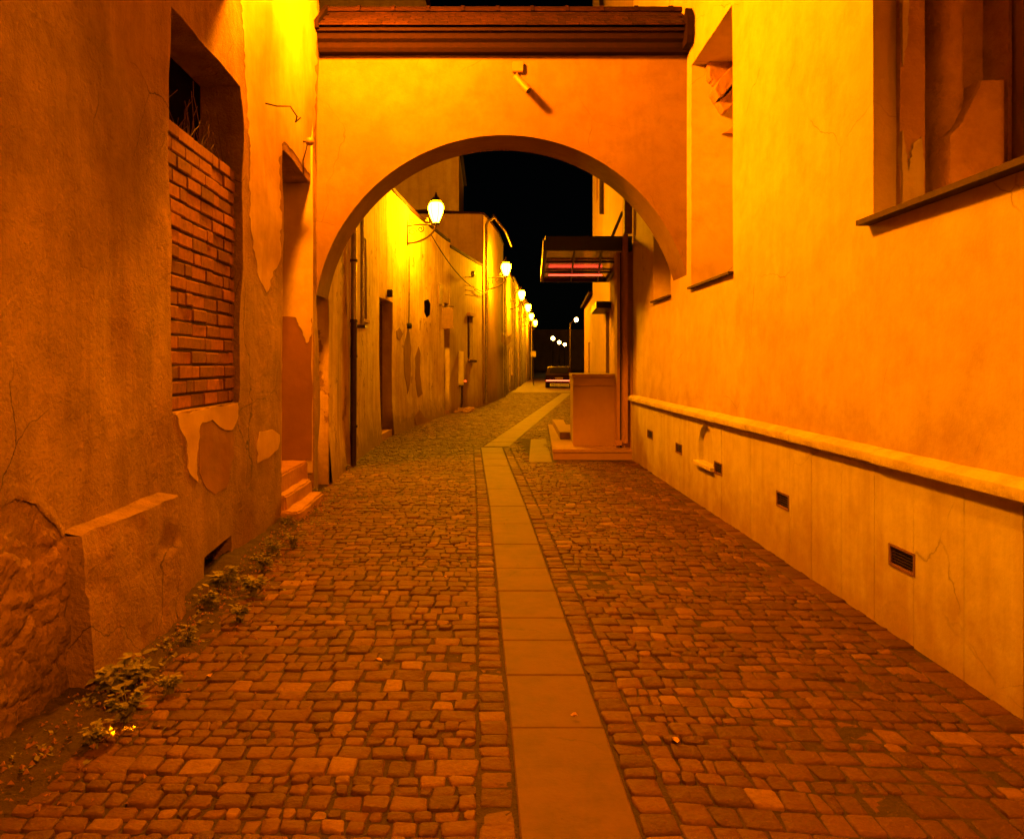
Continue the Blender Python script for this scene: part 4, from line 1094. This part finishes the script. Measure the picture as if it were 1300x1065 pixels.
# ------------------------------------------------------------------ weeds, litter
def weed(x, y, hgt, nl, label, lw=.03, spread=1.0, z0=.03):
    t = thing('weed_plant', label, 'weed', (x, y, z0), 'weeds at the foot of the left wall')
    st = MB(); lf = MB()
    for k in range(nl):
        a = rnd.uniform(0, 2*math.pi); r_ = rnd.uniform(.3, 1)*hgt*.6*spread; hh = hgt*rnd.uniform(.35, 1)
        b_ = Vector((x+rnd.uniform(-.02,.02), y+rnd.uniform(-.02,.02), z0-.03)); e = Vector((x+r_*math.cos(a), y+r_*math.sin(a), z0+hh))
        mid = b_.lerp(e, .55) + Vector((0,0,hgt*.12)); st.tube([b_, mid, e], [.003,.0022,.0015], 4)
        for q in range(rnd.choice((2,3,4))):
            c = b_.lerp(e, rnd.uniform(.5, 1)) + Vector((rnd.uniform(-.01,.01), rnd.uniform(-.01,.01), .01)); aa = a + rnd.uniform(-1.3, 1.3)
            L = lw*rnd.uniform(1.1, 2.4); W = L*rnd.uniform(.3, .45); d = Vector((math.cos(aa), math.sin(aa), rnd.uniform(-.25, .6))).normalized(); sd = d.cross(Vector((0,0,1))).normalized(); up = sd.cross(d)
            p = [c, c+d*L*.3+sd*W*.8, c+d*L*.65+sd*W*.75-up*L*.05, c+d*L-up*L*.18, c+d*L*.65-sd*W*.75-up*L*.05, c+d*L*.3-sd*W*.8]
            m_ = c+d*L*.5-up*L*.07*-1
            i = len(lf.v); lf.v += [tuple(v) for v in p] + [tuple(c+d*L*.5 - up*L*.09)]
            for j in range(6): lf.f.append((i+j, i+(j+1) % 6, i+6))
    st.build('stem', 'leaf', t); lf.build('leaves', 'leaf', t, recalc=False)
W = [(284,748,.20,16,'broad leaved weed in front of the cellar hole',.045),(322,758,.17,14,'bushy weed spreading onto the cobbles beside the cellar hole',.04),
     (262,775,.16,14,'dark leafy weed at the corner past the plinth block',.035),(305,790,.12,14,'low flat weed patch on the soil edge, nearest the cobbles',.03),
     (345,705,.17,12,'thin weed growing beyond the cellar hole',.03),(372,695,.16,12,'small weed between the cellar hole and the doorstep',.03),
     (335,725,.15,12,'trailing weed right beside the cellar opening',.03),(365,670,.16,10,'tiny weed just before the doorstep',.025),
     (150,882,.20,14,'large leaved weed at the foot of the plinth block',.05),(178,872,.15,12,'weed with pale leaves in front of the plinth block',.045),
     (160,915,.16,14,'weed nearest the camera by the rubble footing',.035),(215,880,.10,12,'creeping weed out on the soil near the cobbles',.03),
     (238,820,.11,12,'low weed below the plinth corner',.025),(405,632,.16,12,'weed growing at the foot of the arch',.03),(436,598,.16,8,'weed at the foot of the dark drainpipe',.03),
     (120,950,.10,14,'low weed at the bottom left corner of the view',.025)]
for px_, py_, hgt, nl, lab, lw in W:
    Y = 1600/(py_-PY); X = (px_-PX)/F*Y; X = max(X, XL(Y)+.04)
    if 3.7 < Y < 5: X = max(X, XL(Y)+.17)
    weed(X, Y, hgt*.7, int(nl*1.5), lab, lw*.72)
s = MB()                                          # scattered crumbs, leaf litter and sprigs that nobody could count
for k in range(1700):
    y = rnd.uniform(2.8, 9.5); x = XL(y) + abs(rnd.gauss(0, .32)) + .03; r_ = rnd.choice((.004,.006,.009,.014))
    if k % 6 == 0: x = rnd.uniform(-1.9, 2.2)
    if k % 6 == 0: r_ = rnd.choice((.0015,.002,.003,.004))
    if 3.75 < y < 4.95 and x < XL(y)+.13: x += .16
    a = rnd.uniform(0, 6.28); z = (.03 if x < XL(y)+.35 else .008) + .01
    p = [Vector((x + r_*math.cos(a+j*2.1)*rnd.uniform(.6,1.3), y + r_*math.sin(a+j*2.1)*rnd.uniform(.6,1.3), z + rnd.uniform(-.5,.5)*r_)) for j in range(3)]
    i = len(s.v); s.v += [tuple(q) for q in p] + [(x, y, z+r_*.9)]; s.f += [(i,i+1,i+2),(i,i+1,i+3),(i+1,i+2,i+3),(i+2,i,i+3)]
s.build('gravel_litter', 'house_bare', kind='stuff')
s = MB()
for k in range(480):
    y = rnd.uniform(3.0, 9.3); x = XL(y) + abs(rnd.gauss(0, .2)) + .04
    if 3.75 < y < 4.95 and x < XL(y)+.13: x += .16
    for q in range(3):
        a = rnd.uniform(0, 6.28); L = rnd.uniform(.012, .035); d = Vector((math.cos(a), math.sin(a), rnd.uniform(.1, .9))).normalized(); sd = d.cross(Vector((0,0,1))).normalized()*L*.35
        c = Vector((x, y, .03)); i = len(s.v); s.v += [tuple(c), tuple(c+d*L*.5+sd), tuple(c+d*L), tuple(c+d*L*.5-sd)]; s.f.append((i,i+1,i+2,i+3))
s.build('ground_cover', 'leaf', kind='stuff', recalc=False)
def crumple(px_, py_, r_, label, mat='foil', name='crumpled_wrapper', cat='litter'):
    Y = 1600/(py_-PY); X = (px_-PX)/F*Y; m = MB(); n = 7
    for i in range(n+1):
        for j in range(n+1):
            u, v = i/n*2-1, j/n*2-1; m.v.append((X+u*r_*1.3, Y+v*r_, .05+r_*.45*nz(u*2, v*2, px_, 1.5)+r_*.25*rnd.random()))
    for i in range(n):
        for j in range(n): m.f.append((i*(n+1)+j, (i+1)*(n+1)+j, (i+1)*(n+1)+j+1, i*(n+1)+j+1))
    tag(m.build(name, mat, recalc=False), label, cat)
crumple(133, 945, .035, 'shiny crumpled foil wrapper at the bottom left by the wall')
crumple(164, 940, .02, 'smaller shiny scrap of foil just right of the big wrapper')
def fleaf(px_, py_, L, label):
    Y = 1600/(py_-PY); X = (px_-PX)/F*Y; a = rnd.uniform(0, 6.3); m = MB()
    pts = [(0,0,.004),(.3,.32,.012),(.65,.28,.016),(1,0,.008),(.65,-.28,.012),(.3,-.32,.006)]
    i = 0
    for (u, v, z) in pts: m.v.append((X+L*(u*math.cos(a)-v*math.sin(a)), Y+L*(u*math.sin(a)+v*math.cos(a)), .014+z))
    m.v.append((X+L*.5*math.cos(a), Y+L*.5*math.sin(a), .012)); m.f = [(j, (j+1) % 6, 6) for j in range(6)]
    tag(m.build('fallen_leaf', 'dry', recalc=False), label, 'leaf', 'dry leaves on the cobbles')
fleaf(485, 843, .05, 'pale dry leaf on the cobbles left of the flagstone path'); fleaf(265, 860, .05, 'pale dry leaf near the weeds on the left')
fleaf(563, 735, .04, 'tiny dry leaf close to the left edge of the flagstones'); fleaf(860, 948, .045, 'dry leaf wedged between cobbles right of the path'); fleaf(724, 912, .035, 'small dry leaf lying on the flagstone path')

# ------------------------------------------------------------------ light
w = bpy.data.worlds.new('World'); scene.world = w; w.use_nodes = True
nt = w.node_tree; bg = nt.nodes['Background']
sky = nt.nodes.new('ShaderNodeTexSky'); sky.sky_type = 'NISHITA'; sky.sun_disc = False; sky.sun_elevation = R(12); sky.sun_rotation = R(200)
nt.links.new(sky.outputs[0], bg.inputs[0]); bg.inputs[1].default_value = .00012
sun = bpy.data.lights.new('moon', 'SUN'); sun.energy = .0008; sun.angle = R(.5); sun.color = (.7,.8,1)
so = bpy.data.objects.new('moon', sun); col.objects.link(so); so.rotation_euler = (R(78), 0, R(-20))

LR = thing('hooded_wall_lamp', 'lit hooded lamp on the church wall just behind the viewer', 'street lamp', (2.44, -1.0, 4.0))
m = MB(); m.tube([(2.46,-1.0,4.1),(2.1,-1.0,4.26),(1.3,-1.0,4.24),(1.2,-1.0,4.12)], .02, 8); m.build('arm', 'iron', LR, smooth=True)
m = MB(); prof = [(.03,.14),(.14,.12),(.25,.03),(.30,-.07),(.305,-.07),(.256,.035),(.143,.13),(.0301,.15)]
m.lathe(prof, (1.2,-1.0,4.0), 24); m.f = [f for f in m.f if len(f) == 4]; m.build('hood', 'iron', LR, smooth=True)
m = MB(); m.lathe([(.01,-.07),(.05,-.05),(.07,0),(.05,.05),(.01,.07)], (1.2,-1.0,4.0), 14); m.build('lamp_glass', 'lamp_rear', LR, smooth=True)

# ------------------------------------------------------------------ camera
cam = bpy.data.cameras.new('camera'); co = bpy.data.objects.new('camera', cam); col.objects.link(co)
co.location = (0, 0, H); co.rotation_euler = (R(90), 0, 0)
cam.sensor_width = 36; cam.sensor_fit = 'HORIZONTAL'; cam.lens = F/1300*36; cam.shift_x = (650-PX)/1300; cam.shift_y = -(532.5-PY)/1300
cam.clip_start = .05; cam.clip_end = 1000
scene.camera = co
scene.render.engine = 'CYCLES'
scene.cycles.use_denoising = True
scene.cycles.max_bounces = 7; scene.cycles.diffuse_bounces = 2; scene.cycles.glossy_bounces = 3
scene.cycles.sample_clamp_indirect = 6
scene.view_settings.view_transform = 'Standard'; scene.view_settings.look = 'None'; scene.view_settings.exposure = 0; scene.view_settings.gamma = 1
